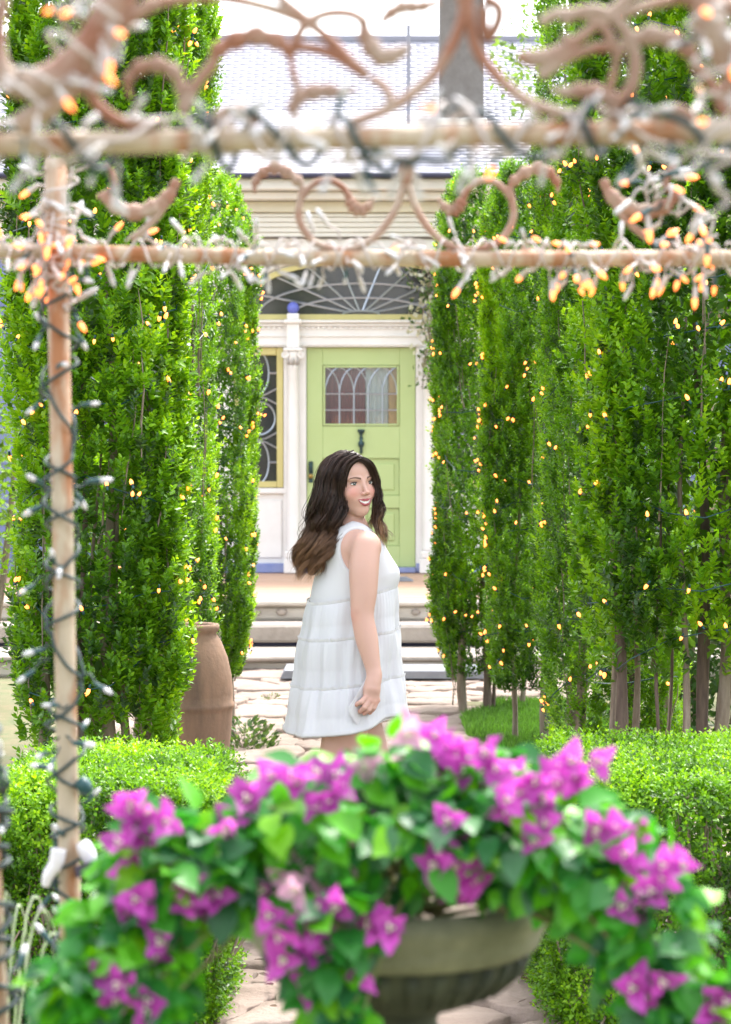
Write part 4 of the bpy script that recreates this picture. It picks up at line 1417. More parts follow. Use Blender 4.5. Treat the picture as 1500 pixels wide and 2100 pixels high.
bar_string('pale lights hanging on the upper right corner scroll', at(1450, 20, 1.99), at(1510, 420, 1.99), .012, 16, 'pale', lambda t: .3, 17, 4, .3, 1, size=.65)
bar_string('dark light string on the thin post at the left edge', at(-38, 1480, DM), at(-10, 2110, DM), .0175, 13, 'dark', lambda t: 0, 18, 7, -.1, 2, .0036)
bar_string('lit orange bulbs along the scroll leaf right of centre', at(1300, 360, 3.29), at(1470, 480, 3.29), .008, 14, 'pale', lambda t: .8, 19, 4, .3, 1)
for key in PR:                                       # prototypes that found no place
    for o in PR[key]:
        if o.name not in USED: bpy.data.objects.remove(o)

plug = thing('cable_plug', 'white and dark plastic plug tied to the arbor post', 'plug', tuple(at(150, 1770, DF)))
po = Vector(plug.location)
mb = MB(); mb.smooth = True
mb.tube(smooth_pts([at(118, 1745, DF - .03) - po, at(112, 1775, DF - .03) - po, at(96, 1800, DF - .03) - po, at(90, 1822, DF - .03) - po]), [.011, .011, .011, .011, .011, .011, .010, .010, .010, .009, .009, .009, .008, .008, .007, .007, .006, .006, .005][:19], 8)
mb.build('white_clip', M['plastic_white'], plug)
mb = MB(); mb.smooth = True
mb.tube(smooth_pts([at(165, 1730, DF - .02) - po, at(178, 1755, DF - .02) - po, at(185, 1775, DF - .02) - po], 3), [.008, .011, .012, .012, .011, .010, .009], 8)
mb.build('white_clip', M['plastic_white'], plug)
mb = MB(); mb.add([tuple(at(x, y_, DF + dd) - po) for dd in (-.045, -.01) for x, y_ in ((150, 1782), (200, 1765), (202, 1785), (155, 1805))], [(0, 3, 2, 1), (4, 5, 6, 7), (0, 1, 5, 4), (1, 2, 6, 5), (2, 3, 7, 6), (3, 0, 4, 7)])
mb.build('plug_body', M['plastic_dark'], plug)
tp = MB(); tp.smooth = True
a_, b_ = at(160, 1600, DF - .02), at(182, 1630, DF - .02)
tp.tube([(0, 0, 0), (b_ - a_) * .5, b_ - a_], [.009, .012, .007], 8)
tag(tp.build('cable_connector', M['wire_teal'], None, tuple(a_)), 'small teal connector hanging beside the arbor post', 'connector')

# ================================================================== urn
UD = 2.76
urn = thing('stone_urn', 'mossy dark stone urn on a pedestal holding the flowers', 'urn', (at(812, 0, UD).x, UD, 0))
uz = lambda py: EYE - (py - 900) / FPX * UD
mb = MB(); mb.smooth = True
rt, rb = uz(1838), uz(1925)
prof = [(.150, rt - .05), (.158, rt), (.176, rt + .001), (.181, rt - .010), (.178, rt - .020), (.171, rt - .028), (.166, rb + .008), (.160, rb - .004), (.150, rb - .012), (.146, rb - .03), (.136, uz(1998)), (.116, uz(2032)), (.084, uz(2056)), (.056, uz(2070)), (.047, uz(2095)), (.054, uz(2130)), (.085, uz(2175)), (.10, uz(2200)), (.10, uz(2230))]
mb.lathe(prof[::-1], 0, 0, 0, 44, False)
ub = mb.build('bowl', M['urn_stone'], urn)
M['urn_rim'] = mat('urn_rim', (.13, .135, .085), .85, var=(.24, .24, .16), vscale=12, bump=.4, bscale=30)
mb = MB(); mb.smooth = True
mb.lathe([(.152, rb - .012), (.164, rb - .006), (.1685, rb + .006), (.1735, rt - .028), (.1805, rt - .020), (.1835, rt - .010), (.1780, rt + .004), (.156, rt + .003)], 0, 0, 0, 44, False)
mb.build('rim', M['urn_rim'], urn)
mb = MB(); mb.smooth = True
for k in range(30):                                 # gadroons under the rim
    a = 2 * math.pi * k / 30
    c, s = math.cos(a), math.sin(a)
    mb.tube([(.150 * c, .150 * s, rb - .016), (.142 * c, .142 * s, uz(1980)), (.118 * c, .118 * s, uz(2028))], [.007, .009, .004], 6)
mb.build('gadroon_band', M['urn_stone'], ub)
mb = MB(); mb.lathe([(.155, rt - .03), (.0005, rt - .028)], 0, 0, 0, 24, False); mb.build('potting_soil', M['soil'], urn)
mb = MB(); zt = uz(2230) - .001
mb.box(-.13, .13, -.13, .13, zt - .05, zt, .01); mb.box(-.10, .10, -.10, .10, .12, zt - .051, .008); mb.box(-.14, .14, -.14, .14, 0, .119, .012)
mb.build('pedestal', M['urn_stone'], urn)

# ================================================================== bougainvillea
boug = thing('bougainvillea', 'flowering magenta bougainvillea spilling over the stone urn', 'plant', tuple(urn.location))
BO = Vector(boug.location)
M['boug_leaf'] = mat('boug_leaf', (.05, .2, .03), .38, attr=True, transl=.42, tcol=(1.3, 1.3, .5), spec=.45)
M['bract'] = mat('bract', (.50, .025, .42), .55, var=(.58, .16, .52), vscale=60, transl=.45, rand=.35)
M['bract_pale'] = mat('bract_pale', (.66, .42, .50), .55, var=(.60, .25, .50), vscale=40, transl=.45, rand=.1)
M['boug_flower'] = mat('boug_flower', (.75, .72, .55), .5)


def ovate(L_, W_, seed, wavy=.12, cup=.2):
    """Leaf blade with a point, folded on its midrib; lies along +Y, faces +Z."""
    r = random.Random(seed)
    us = [0, .08, .25, .45, .65, .83, 1.0]
    ws = [.0, .62, .98, 1.0, .74, .36, 0]
    vs, fs = [], []
    for i, (u, w) in enumerate(zip(us, ws)):
        z = -.18 * L_ * u * u
        x = W_ / 2 * w
        k = cup * x + wavy * W_ * .3 * r.uniform(-1, 1)
        vs += [(-x, u * L_ - (.05 * L_ if 0 < u < .1 else 0), z + k), (0, u * L_, z), (x, u * L_ - (.05 * L_ if 0 < u < .1 else 0), z + cup * x + wavy * W_ * .3 * r.uniform(-1, 1))]
        if i: fs += [(3 * i - 3, 3 * i - 2, 3 * i + 1, 3 * i), (3 * i - 2, 3 * i - 1, 3 * i + 2, 3 * i + 1)]
    return vs, fs


def mesh_of(name, vs, fs, mats, col=None):
    me = bpy.data.meshes.new(name)
    me.from_pydata(vs, [], fs)
    for m_ in (mats if isinstance(mats, list) else [mats]): me.materials.append(m_)
    me.polygons.foreach_set('use_smooth', [True] * len(fs))
    if col is not None:
        a = me.color_attributes.new('col', 'FLOAT_COLOR', 'POINT')
        a.data.foreach_set('color', [c for _ in vs for c in (*col, 1.0)])
    me.update()
    return me


GREENS = [(.030, .20, .030), (.05, .30, .02), (.10, .40, .010), (.17, .47, .008), (.03, .15, .05), (.07, .20, .09)]
leaf_meshes = [mesh_of('leaf', *ovate(.036, .027, i, .2, .28), M['boug_leaf'], GREENS[i % 6]) for i in range(12)]
bracts = [mesh_of('bract', *ovate(.024, .0175, 50 + i, .55, .5), M['bract'] if i < 4 else M['bract_pale']) for i in range(5)]
blobs = [((810, 1560), 2.64, (.045, .07, .026)), ((850, 1705), 2.62, (.165, .13, .066)), ((620, 1690), 2.60, (.085, .10, .060)), ((450, 1765), 2.58, (.10, .10, .052)), ((275, 1915), 2.52, (.062, .08, .080)), ((255, 2065), 2.48, (.066, .08, .050)),
         ((1080, 1712), 2.60, (.10, .11, .062)), ((1210, 1775), 2.58, (.085, .10, .060)), ((1340, 1920), 2.54, (.065, .08, .080)), ((1385, 2060), 2.50, (.052, .07, .065)),
         ((680, 1925), 2.50, (.044, .05, .070)), ((690, 2065), 2.50, (.034, .045, .055)), ((800, 1612), 2.66, (.085, .10, .042)), ((960, 1618), 2.66, (.085, .10, .046)), ((330, 1790), 2.52, (.055, .06, .065)), ((165, 2020), 2.46, (.040, .05, .05)), ((1450, 2090), 2.48, (.05, .06, .05))]
rl = random.Random(91)
wts = [b[2][0] * b[2][2] for b in blobs]
cand = []
for i in range(1900):
    b = rl.choices(blobs, wts)[0]
    c = at(*b[0], b[1])
    d = Vector((rl.gauss(0, 1), rl.gauss(0, 1) - .35, rl.gauss(0, 1) + .15)).normalized()
    q = rl.uniform(.5, 1.06)
    p = c + Vector((d.x * b[2][0], d.y * b[2][1], d.z * b[2][2])) * q
    cand.append((p, d, rl.random()))
cand.sort(key=lambda t: t[0].y)
stV, stF, stC = [], [], []


def leaf_rot(d):
    """Blade hangs outwards and down, its face to the light and the viewer."""
    f = (d * .8 + Vector((rl.gauss(0, .5), rl.gauss(0, .4) - .25, -.45 + rl.gauss(0, .5)))).normalized()
    nrm = (Vector((0, -.55, .9)) + d * .6 + Vector((rl.gauss(0, .45), rl.gauss(0, .45), rl.gauss(0, .3)))).normalized()
    s = f.cross(nrm).normalized()
    nrm = s.cross(f)
    return Matrix((s, f, nrm)).transposed()


for i, (p, d, u) in enumerate(cand):
    rot = leaf_rot(d)
    sc_ = rl.uniform(.65, 1.3)
    me = leaf_meshes[rl.choices(range(12), [3, 3, 2.4, 1.3, 2, 1.2] * 2)[0]]
    if i < 300:
        o = link('leaf', me, boug, tuple(p - BO))
        o.rotation_euler = rot.to_euler(); o.scale = (sc_,) * 3
    else:
        V = np.array([tuple((p - BO) + rot @ (Vector(v.co) * sc_)) for v in me.vertices])
        stF.append(np.array([tuple(f.vertices) for f in me.polygons]) + sum(len(v) for v in stV))
        stV.append(V)
        stC.append(np.tile(np.array(me.color_attributes['col'].data[0].color[:3]), (len(V), 1)))
tag(link('foliage', np_mesh('foliage', np.concatenate(stV), np.concatenate(stF), M['boug_leaf'], True, np.concatenate(stC)), boug), kind='stuff')

FL = [(890, 1515), (905, 1548), (948, 1535), (985, 1555), (1015, 1575), (965, 1580), (935, 1560), (560, 1600), (600, 1605), (650, 1592), (690, 1612), (668, 1645), (795, 1585, 1), (1060, 1592), (1100, 1598), (1140, 1592), (1172, 1565), (1185, 1590), (1115, 1640), (1040, 1652), (1070, 1625),
      (940, 1655), (975, 1650), (920, 1688), (950, 1690), (985, 1690), (745, 1670), (905, 1745), (935, 1772), (950, 1800), (930, 1815), (262, 1672), (300, 1668), (335, 1685), (248, 1735), (278, 1752), (262, 1780), (300, 1715), (250, 1862), (285, 1852), (388, 1828), (432, 1838), (412, 1866),
      (545, 1820), (468, 1690), (512, 1642), (1120, 1702), (1228, 1702), (1268, 1712), (1302, 1708), (1290, 1755), (1312, 1792), (1352, 1800), (1368, 1778), (1330, 1852), (1302, 1872), (1345, 1835), (545, 1885), (640, 1915), (662, 1878), (650, 1960), (690, 1866), (768, 1898), (802, 1912), (635, 1945),
      (732, 2012), (330, 1945), (218, 2006), (248, 2022), (1308, 2036), (1330, 2050), (1462, 2078), (1490, 2062), (582, 1972), (620, 1830, 1), (575, 1780, 1), (650, 1790, 1), (700, 1760, 1), (840, 1500, 1), (300, 2080)]
FL2 = []
for f in FL:
    FL2.append(f)
    for k in range(1 if len(f) > 2 else rl.choice((0, 1, 1))):
        FL2.append((f[0] + rl.gauss(0, 20), f[1] + rl.gauss(0, 18)) + tuple(f[2:]))
for i, f in enumerate(FL2):
    px, py = f[0], f[1]
    dd = min((b for b in blobs), key=lambda b: (b[0][0] - px) ** 2 + (b[0][1] - py) ** 2)
    d_ = dd[1] - dd[2][1] * rl.uniform(.55, 1.0)
    p = at(px + rl.uniform(-5, 5), py + rl.uniform(-5, 5), d_)
    cm = MB(); cm.smooth = True
    fwd = Vector((rl.gauss(0, .55), -1 + rl.gauss(0, .3), .25 + rl.gauss(0, .5))).normalized()
    for k in range(3):
        a = k * 2.1
        q = Vector((math.cos(a), 0, math.sin(a))) * .0026
        cm.tube([q * .3, q + fwd * .006, q * 1.3 + fwd * .010], [.0009, .0012, .0017], 6)
    fo = cm.build('flower', M['boug_flower'], boug, tuple(p - BO))
    s0 = fwd.orthogonal().normalized()
    a0 = rl.uniform(0, 6.3)
    pale = len(f) > 2
    for k in range(3):
        a = a0 + k * 2.094 + rl.uniform(-.25, .25)
        radv = (s0 * math.cos(a) + fwd.cross(s0) * math.sin(a)).normalized()
        op = rl.uniform(.55, 1.15)
        f_ = (radv * math.sin(op) + fwd * math.cos(op)).normalized()
        n_ = (fwd * math.sin(op) - radv * math.cos(op)).normalized()
        s_ = f_.cross(n_).normalized()
        o = link('bract', bracts[4] if pale else bracts[rl.randrange(4)], fo, tuple(radv * .003))
        o.rotation_euler = Matrix((s_, f_, n_)).transposed().to_euler()
        q = rl.uniform(.85, 1.2)
        o.scale = (q, q, q)
root_p = Vector((at(812, 0, UD).x, UD, rt - .02))
for i, b in enumerate(blobs):
    for k in range(3):
        mb = MB(); mb.smooth = True
        e = at(b[0][0] + rl.uniform(-60, 60), b[0][1] + rl.uniform(-40, 60), b[1] - .04)
        mid = (root_p + e) * .5 + Vector((rl.uniform(-.03, .03), rl.uniform(-.05, .02), .05 + rl.uniform(0, .04)))
        mb.tube([v - BO for v in smooth_pts([root_p + Vector((rl.uniform(-.05, .05), rl.uniform(-.05, .05), 0)), mid, e], 6)], [.0038 * (1 - .05 * q) for q in range(13)], 5)
        if i + k == 0: M['vine_stem'] = mat('vine_stem', (.16, .22, .06), .6, var=(.22, .16, .08), vscale=20)
        mb.build('vine', M['vine_stem'], boug)

# ================================================================== person
PD = 8.4
PPM = FPX / PD


def pp(px, py, dy=0.0):
    """Point on the person: photograph pixel, dy metres behind (+) or before (-) the plane of her spine."""
    return np.array([(px - 750) / PPM * (1 + dy / PD), PD + dy, EYE - (py - 900) / PPM * (1 + dy / PD)])


BA = R(20)                                          # she faces to the right of the picture and slightly away
BF = np.array([math.cos(BA), math.sin(BA), 0.0])    # forward
BS = np.array([math.sin(BA), -math.cos(BA), 0.0])   # her right side, towards the viewer
BU = np.array([0, 0, 1.0])
BC = np.array([-.045, PD, 0.0])


def bp(s, f, z): return BC + BS * s + BF * f + BU * z


HY, HR = R(33), R(4)
H_f = np.array([math.sin(HY), -math.cos(HY), 0.0])
_er = np.array([math.cos(HY), math.sin(HY), 0.0])
H_r = _er * math.cos(HR) + BU * math.sin(HR)
H_u = BU * math.cos(HR) - _er * math.sin(HR)
H_c = np.array([-.0530, PD - .02, 1.5375])
HM = np.stack([H_r, H_f, H_u])                      # rows: head axes


def hp(u, v, w): return H_c + H_r * u + H_f * v + H_u * w


def smin(a, b, k):
    h = np.clip(.5 + .5 * (b - a) / k, 0, 1)
    return b * (1 - h) + a * h - k * h * (1 - h)


class Prim:
    def __init__(self, fn, lo, hi, k=.02, op='u'):
        self.fn, self.lo, self.hi, self.k, self.op = fn, np.array(lo), np.array(hi), k, op


def ell(c, r, k=.02, axes=None, op='u'):
    c, r = np.array(c, float), np.array(r, float)
    A = np.eye(3) if axes is None else np.array(axes)

    def fn(p):
        q = (p - c) @ A.T
        k0 = np.sqrt(((q / r) ** 2).sum(-1)); k1 = np.sqrt(((q / r ** 2) ** 2).sum(-1))
        return k0 * (k0 - 1) / np.maximum(k1, 1e-6)
    ext = np.sqrt(((A.T * r) ** 2).sum(1))
    return Prim(fn, c - ext, c + ext, k, op)


def cone(a, b, ra, rb, k=.02, op='u'):
    a, b = np.array(a, float), np.array(b, float)
    ba = b - a; L2 = (ba ** 2).sum()

    def fn(p):
        t = np.clip(((p - a) @ ba) / L2, 0, 1)
        return np.linalg.norm(p - a - t[..., None] * ba, axis=-1) - (ra + (rb - ra) * t)
    m = max(ra, rb)
    return Prim(fn, np.minimum(a, b) - m, np.maximum(a, b) + m, k, op)


def evalp(prims, p):
    d = np.full(p.shape[:-1], 1.0)
    for q in prims:
        v = q.fn(p)
        d = smin(d, v, q.k) if q.op == 'u' else -smin(-d, v, q.k)
    return d


def grid_eval(prims, xs, ys, zs):
    Fd = np.full((len(xs), len(ys), len(zs)), .5, np.float32)
    for q in prims:
        pad = q.k + .022
        i0, i1 = np.searchsorted(xs, q.lo[0] - pad), np.searchsorted(xs, q.hi[0] + pad)
        j0, j1 = np.searchsorted(ys, q.lo[1] - pad), np.searchsorted(ys, q.hi[1] + pad)
        k0, k1 = np.searchsorted(zs, q.lo[2] - pad), np.searchsorted(zs, q.hi[2] + pad)
        if i0 >= i1 or j0 >= j1 or k0 >= k1: continue
        X, Y, Z = np.meshgrid(xs[i0:i1], ys[j0:j1], zs[k0:k1], indexing='ij')
        v = q.fn(np.stack([X, Y, Z], -1)).astype(np.float32)
        s = Fd[i0:i1, j0:j1, k0:k1]
        Fd[i0:i1, j0:j1, k0:k1] = smin(s, v, q.k) if q.op == 'u' else -smin(-s, v, q.k)
    return Fd


def surface_nets(Fd, xs, ys, zs):
    ins = Fd < 0
    cnt = np.zeros(tuple(n - 1 for n in Fd.shape), np.uint8)
    corners = [(a, b, c) for a in (0, 1) for b in (0, 1) for c in (0, 1)]
    sl = lambda o, n: slice(o, n - 1 + o)
    for a, b, c in corners:
        cnt += ins[sl(a, Fd.shape[0]), sl(b, Fd.shape[1]), sl(c, Fd.shape[2])]
    I, J, K = np.nonzero((cnt > 0) & (cnt < 8))
    idx = np.full(cnt.shape, -1, np.int32)
    idx[I, J, K] = np.arange(len(I))
    val = np.stack([Fd[I + a, J + b, K + c] for a, b, c in corners], 1)
    pos = np.stack([np.stack([xs[I + a], ys[J + b], zs[K + c]], 1) for a, b, c in corners], 1)
    acc = np.zeros((len(I), 3)); num = np.zeros(len(I))
    for i in range(8):
        for j in range(i + 1, 8):
            if sum(x != y for x, y in zip(corners[i], corners[j])) != 1: continue
            m = (val[:, i] < 0) != (val[:, j] < 0)
            t = val[m, i] / (val[m, i] - val[m, j])
            acc[m] += pos[m, i] + (pos[m, j] - pos[m, i]) * t[:, None]
            num[m] += 1
    V = acc / num[:, None]
    quads = []
    for ax in range(3):
        n = Fd.shape
        a = [slice(1, -1)] * 3; b = [slice(1, -1)] * 3
        a[ax] = slice(0, n[ax] - 1); b[ax] = slice(1, n[ax])
        A, B = ins[tuple(a)], ins[tuple(b)]
        e = np.nonzero(A != B)
        c = [e[0] + 1, e[1] + 1, e[2] + 1]
        c[ax] = e[ax]
        o1, o2 = [(1, 2), (2, 0), (0, 1)][ax]
        def cell(d1, d2):
            q = [c[0].copy(), c[1].copy(), c[2].copy()]
            q[o1] = q[o1] - d1; q[o2] = q[o2] - d2
            return idx[q[0], q[1], q[2]]
        Q = np.stack([cell(1, 1), cell(0, 1), cell(0, 0), cell(1, 0)], 1)
        flip = ~A[e]
        Q[flip] = Q[flip][:, ::-1]
        quads.append(Q)
    Q = np.concatenate(quads)
    return V, Q[(Q >= 0).all(1)]


def axis(segs):
    out = [segs[0][0]]
    for a, b, h in segs:
        n = max(1, int(round((b - a) / h)))
        out += list(a + (b - a) * np.arange(1, n + 1) / n)
    return np.array(out)


HA = HM
# ---- head
head = [
    ell(hp(0, -.012, .026), (.073, .092, .078), .02, HA),
    ell(hp(0, .040, .040), (.057, .044, .050), .02, HA),
    ell(hp(0, .028, -.034), (.0600, .060, .076), .022, HA),
    cone(hp(-.047, .004, -.052), hp(-.008, .058, -.093), .014, .012, .022), cone(hp(.047, .004, -.052), hp(.008, .058, -.093), .014, .012, .022),
    ell(hp(0, .064, -.092), (.019, .017, .016), .022, HA),
    ell(hp(-.034, .060, -.032), (.026, .019, .023), .018, HA), ell(hp(.034, .060, -.032), (.026, .019, .023), .018, HA),
    ell(hp(0, .070, -.060), (.028, .018, .020), .016, HA),
    cone(hp(-.014, .0835, .0165), hp(-.046, .068, .018), .0045, .0035, .012), cone(hp(.014, .0835, .0165), hp(.046, .068, .018), .0045, .0035, .012),
    ell(hp(-.031, .0955, -.001), (.0165, .0135, .0095), .010, HA, 's'), ell(hp(.031, .0955, -.001), (.0165, .0135, .0095), .010, HA, 's'),
    cone(hp(0, .082, .006), hp(0, .1020, -.029), .0064, .0070, .010), ell(hp(0, .1025, -.031), (.0085, .0085, .0075), .006, HA),
    ell(hp(-.0115, .0965, -.0345), (.0062, .0085, .0062), .005, HA), ell(hp(.0115, .0965, -.0345), (.0062, .0085, .0062), .005, HA),
    # smiling lips with the mouth a little open
    cone(hp(-.0255, .0800, -.0555), hp(-.0080, .0905, -.0580), .0026, .0040, .004), cone(hp(-.0080, .0905, -.0580), hp(.0080, .0905, -.0580), .0040, .0040, .004), cone(hp(.0080, .0905, -.0580), hp(.0255, .0800, -.0555), .0040, .0026, .004),
    cone(hp(-.0250, .0795, -.0575), hp(-.0100, .0880, -.0705), .0026, .0050, .004), cone(hp(-.0100, .0880, -.0705), hp(.0100, .0880, -.0705), .0050, .0050, .004), cone(hp(.0100, .0880, -.0705), hp(.0250, .0795, -.0575), .0050, .0026, .004),
    ell(hp(-.0745, -.006, -.012), (.007, .018, .028), .006, HA), ell(hp(.0745, -.006, -.012), (.007, .018, .028), .006, HA),
]
neck = [cone(hp(0, -.018, -.070), bp(.012, .0, 1.365), .045, .047, .02), cone(bp(.012, .0, 1.365), bp(0, -.01, 1.30), .047, .062, .02)]
BX = [BS, BF, BU]
torso = [
    ell(bp(0, -.012, 1.235), (.140, .104, .190), .03, BX),
    ell(bp(0, -.020, 1.320), (.135, .080, .075), .03, BX),
    cone(bp(.062, .038, 1.30), bp(.066, .066, 1.215), .040, .056, .03), cone(bp(-.062, .038, 1.30), bp(-.066, .066, 1.215), .040, .056, .03),
    ell(bp(0, -.005, 1.05), (.122, .100, .15), .04, BX),
    ell(bp(0, -.012, .90), (.168, .125, .135), .04, BX),
    ell(bp(.078, -.075, .865), (.085, .070, .085), .03, BX), ell(bp(-.078, -.075, .865), (.085, .070, .085), .03, BX),
]
traps = [cone(bp(.035, -.022, 1.334), bp(.148, -.012, 1.308), .038, .045, .025), cone(bp(-.035, -.022, 1.334), bp(-.148, -.012, 1.308), .038, .045, .025)]
# right arm (towards the viewer), hand loosely closed on the skirt
SH = pp(751, 1119, -.160); UP = pp(747, 1165, -.180); EL = pp(744, 1262, -.200); FO = pp(752, 1308, -.206); WR = pp(768, 1385, -.226)


def limb(pts, rads, n=5, k=.002):
    """A smoothly tapering limb: short round cones along a spline."""
    S = smooth_pts([(*p, ) for p in pts], n)
    Rr = smooth_pts([(q, 0, 0) for q in rads], n)
    return [cone(tuple(S[i]), tuple(S[i + 1]), Rr[i].x, Rr[i + 1].x, k) for i in range(len(S) - 1)]


arm_r = [ell(SH + [.002, .012, -.002], (.049, .056, .052), .03)] + limb([SH + [0, 0, -.004], UP, pp(746, 1215, -.192), EL, FO, pp(760, 1345, -.216), WR, pp(766, 1398, -.231)], [.0490, .0505, .0460, .0385, .0385, .0310, .0235, .0235]) + [ell(EL + [-.010, .0, .002], (.025, .028, .026), .012)]
KN = [pp(752, 1430, -.246), pp(759, 1437, -.248), pp(767, 1440, -.243), pp(775, 1437, -.234)]
MID = [pp(741, 1441, -.258), pp(748, 1452, -.258), pp(757, 1457, -.252), pp(767, 1454, -.242)]
TIP = [pp(731, 1446, -.246), pp(739, 1460, -.240), pp(748, 1464, -.234), pp(759, 1463, -.226)]
END = [pp(728, 1449, -.232), pp(740, 1461, -.222), pp(749, 1464, -.216), pp(759, 1461, -.210)]
hand_r = [cone(WR, pp(764, 1412, -.236), .0235, .026, .012), ell(pp(762.5, 1420, -.236), (.0270, .0165, .034), .014, None)]
for k_, m_, t_, e_, q in zip(KN, MID, TIP, END, (.0088, .0092, .0088, .0078)):
    hand_r += [cone(pp(764, 1408, -.234), k_, .011, q + .0012, .010), cone(k_, m_, q + .0008, q, .003), cone(m_, t_, q, q * .9, .002), cone(t_, e_, q * .9, q * .8, .002)]
hand_r += [cone(pp(756, 1402, -.222), pp(743, 1424, -.222), .012, .0105, .008), cone(pp(743, 1424, -.222), pp(733, 1437, -.226), .0098, .0088, .003), cone(pp(733, 1437, -.226), pp(725, 1447, -.232), .0088, .0066, .002)]
# left arm hangs on the far side
SL = bp(-.165, -.005, 1.325); LE = bp(-.215, -.02, 1.075); LW = bp(-.235, .06, .860)
arm_l = [ell(SL, (.055, .058, .058), .03), cone(SL, LE, .050, .040, .02), cone(LE, LW, .041, .025, .02), ell(bp(-.236, .075, .805), (.017, .036, .042), .012, BX)]
for i in range(4):
    f0 = .045 + .022 * i
    arm_l += [cone(bp(-.237, f0 + .002, .785), bp(-.232, f0 + .004, .735 + .004 * abs(i - 1.5)), .0095, .009, .004), cone(bp(-.232, f0 + .004, .735 + .004 * abs(i - 1.5)), bp(-.220, f0 + .001, .705 + .008 * abs(i - 1.5)), .009, .007, .002)]
arm_l += [cone(bp(-.228, .095, .825), bp(-.218, .122, .785), .012, .0095, .008), cone(bp(-.218, .122, .785), bp(-.208, .125, .755), .0095, .008, .002)]
# legs, feet
KR, AR = np.array([-.120, PD - .075, .47]), np.array([-.150, PD - .085, .085])
KL, AL = np.array([.055, PD + .05, .47]), np.array([.065, PD + .07, .085])
legs = []
for hip, kn, an in ((bp(.085, -.02, .84), KR, AR), (bp(-.085, .0, .84), KL, AL)):
    calf = kn + (an - kn) * .32 - BF * .018
    toe = np.array([an[0], an[1], .025]) + BF * .165
    legs += [cone(hip, kn, .092, .057, .04), cone(kn, calf, .054, .056, .02), cone(calf, an, .055, .036, .02), cone(an, np.array([an[0], an[1], .035]) - BF * .035, .034, .030, .02), cone(np.array([an[0], an[1], .05]), toe, .034, .020, .02), ell(toe - BF * .03, (.040, .055, .022), .015, BX)]
body = torso + legs + neck + traps + arm_l + arm_r + head + hand_r
xs = axis([(-.34, -.15, .006), (-.15, .055, .0027), (.055, .30, .006)])
ys = axis([(PD - .33, PD - .27, .004), (PD - .27, PD - .20, .0030), (PD - .20, PD - .05, .0030), (PD - .05, PD + .36, .007)])
zs = axis([(-.012, .70, .011), (.70, .86, .0030), (.86, 1.40, .006), (1.40, 1.67, .0024)])
Fd = grid_eval(body, xs, ys, zs)
V, Q = surface_nets(Fd, xs, ys, zs)
del Fd
V[:, 2] = np.maximum(V[:, 2], .0)
# skin colour: lips, flushed cheeks, warm knuckles and elbow, painted shade in the elbow dimple
SKIN = np.array([.53, .325, .262])
C = np.tile(SKIN, (len(V), 1))
hl = (V - H_c) @ HM.T
u, v_, w = hl.T
face = (v_ > .02) & (np.abs(u) < .08) & (w > -.12)
g = lambda u0, w0, su, sw: np.exp(-((np.abs(u) - u0) / su) ** 2 - ((w - w0) / sw) ** 2) * face
def tint(wt, col, amt):
    global C
    C = C + (np.array(col) - C) * (np.clip(wt, 0, 1) * amt)[:, None]
tint(g(.040, -.030, .022, .020), (.56, .21, .175), .60)
tint(g(.0, -.034, .012, .009), (.54, .25, .20), .45)
tint(g(.031, .006, .019, .012), (.42, .24, .18), .40)
dist = lambda p_, s_: np.exp(-((V - p_) ** 2).sum(1) / s_ ** 2)
tint(dist(EL + [-.035, -.01, -.003], .028), (.55, .24, .19), .6)
tint(dist(EL + [-.022, -.034, .012], .012), (.40, .21, .16), .35)  # shade of the elbow dimple painted into the skin
for k_ in KN + TIP: tint(dist(k_, .011), (.57, .26, .20), .5)
tint(dist(pp(735, 1150, -.17), .02), (.52, .27, .20), .5)
scalp = (w > .035) & (v_ < .06)
M['skin'] = mat('skin', tuple(SKIN), .46, attr=True, spec=.35, sss=.12, bump=.03, bscale=260)
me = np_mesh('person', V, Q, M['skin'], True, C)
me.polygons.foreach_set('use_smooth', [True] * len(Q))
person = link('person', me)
tag(person, 'young woman in white tiered sundress looking back over her shoulder', 'person')


def face_v(u, w, prims=head, v0=.13, v1=.03):
    """Forward coordinate of the face surface at (u, w)."""
    u, w = np.atleast_1d(np.array(u, float)), np.atleast_1d(np.array(w, float))
    t = np.linspace(v0, v1, 160)
    P = H_c + u[:, None, None] * H_r + w[:, None, None] * H_u + t[None, :, None] * H_f
    d = evalp(prims, P)
    i = np.argmax(d < 0, axis=1)
    return t[i]


def face_patch(name, outline_u, outline_w, lift, m, parent, ring=5, dome=0.0):
    """A patch that follows the face: closed outline shrunk towards its centre in rings."""
    ou, ow = np.array(outline_u), np.array(outline_w)
    cu, cw = ou.mean(), ow.mean()
    vs, fs = [], []
    n = len(ou)
    for k in range(ring):
        s = 1 - k / ring
        uu, ww = cu + (ou - cu) * s, cw + (ow - cw) * s
        vv = face_v(uu, ww) + lift + dome * (1 - s * s)
        vs += [hp(a, b, c) for a, b, c in zip(uu, vv, ww)]
    vs.append(hp(cu, float(face_v(cu, cw)[0]) + lift + dome, cw))
    for k in range(ring - 1):
        fs += [(k * n + i, k * n + (i + 1) % n, (k + 1) * n + (i + 1) % n, (k + 1) * n + i) for i in range(n)]
    fs += [((ring - 1) * n + i, (ring - 1) * n + (i + 1) % n, ring * n) for i in range(n)]
    mb = MB(); mb.smooth = True
    mb.add(vs, fs)
    return mb.build(name, m, parent)


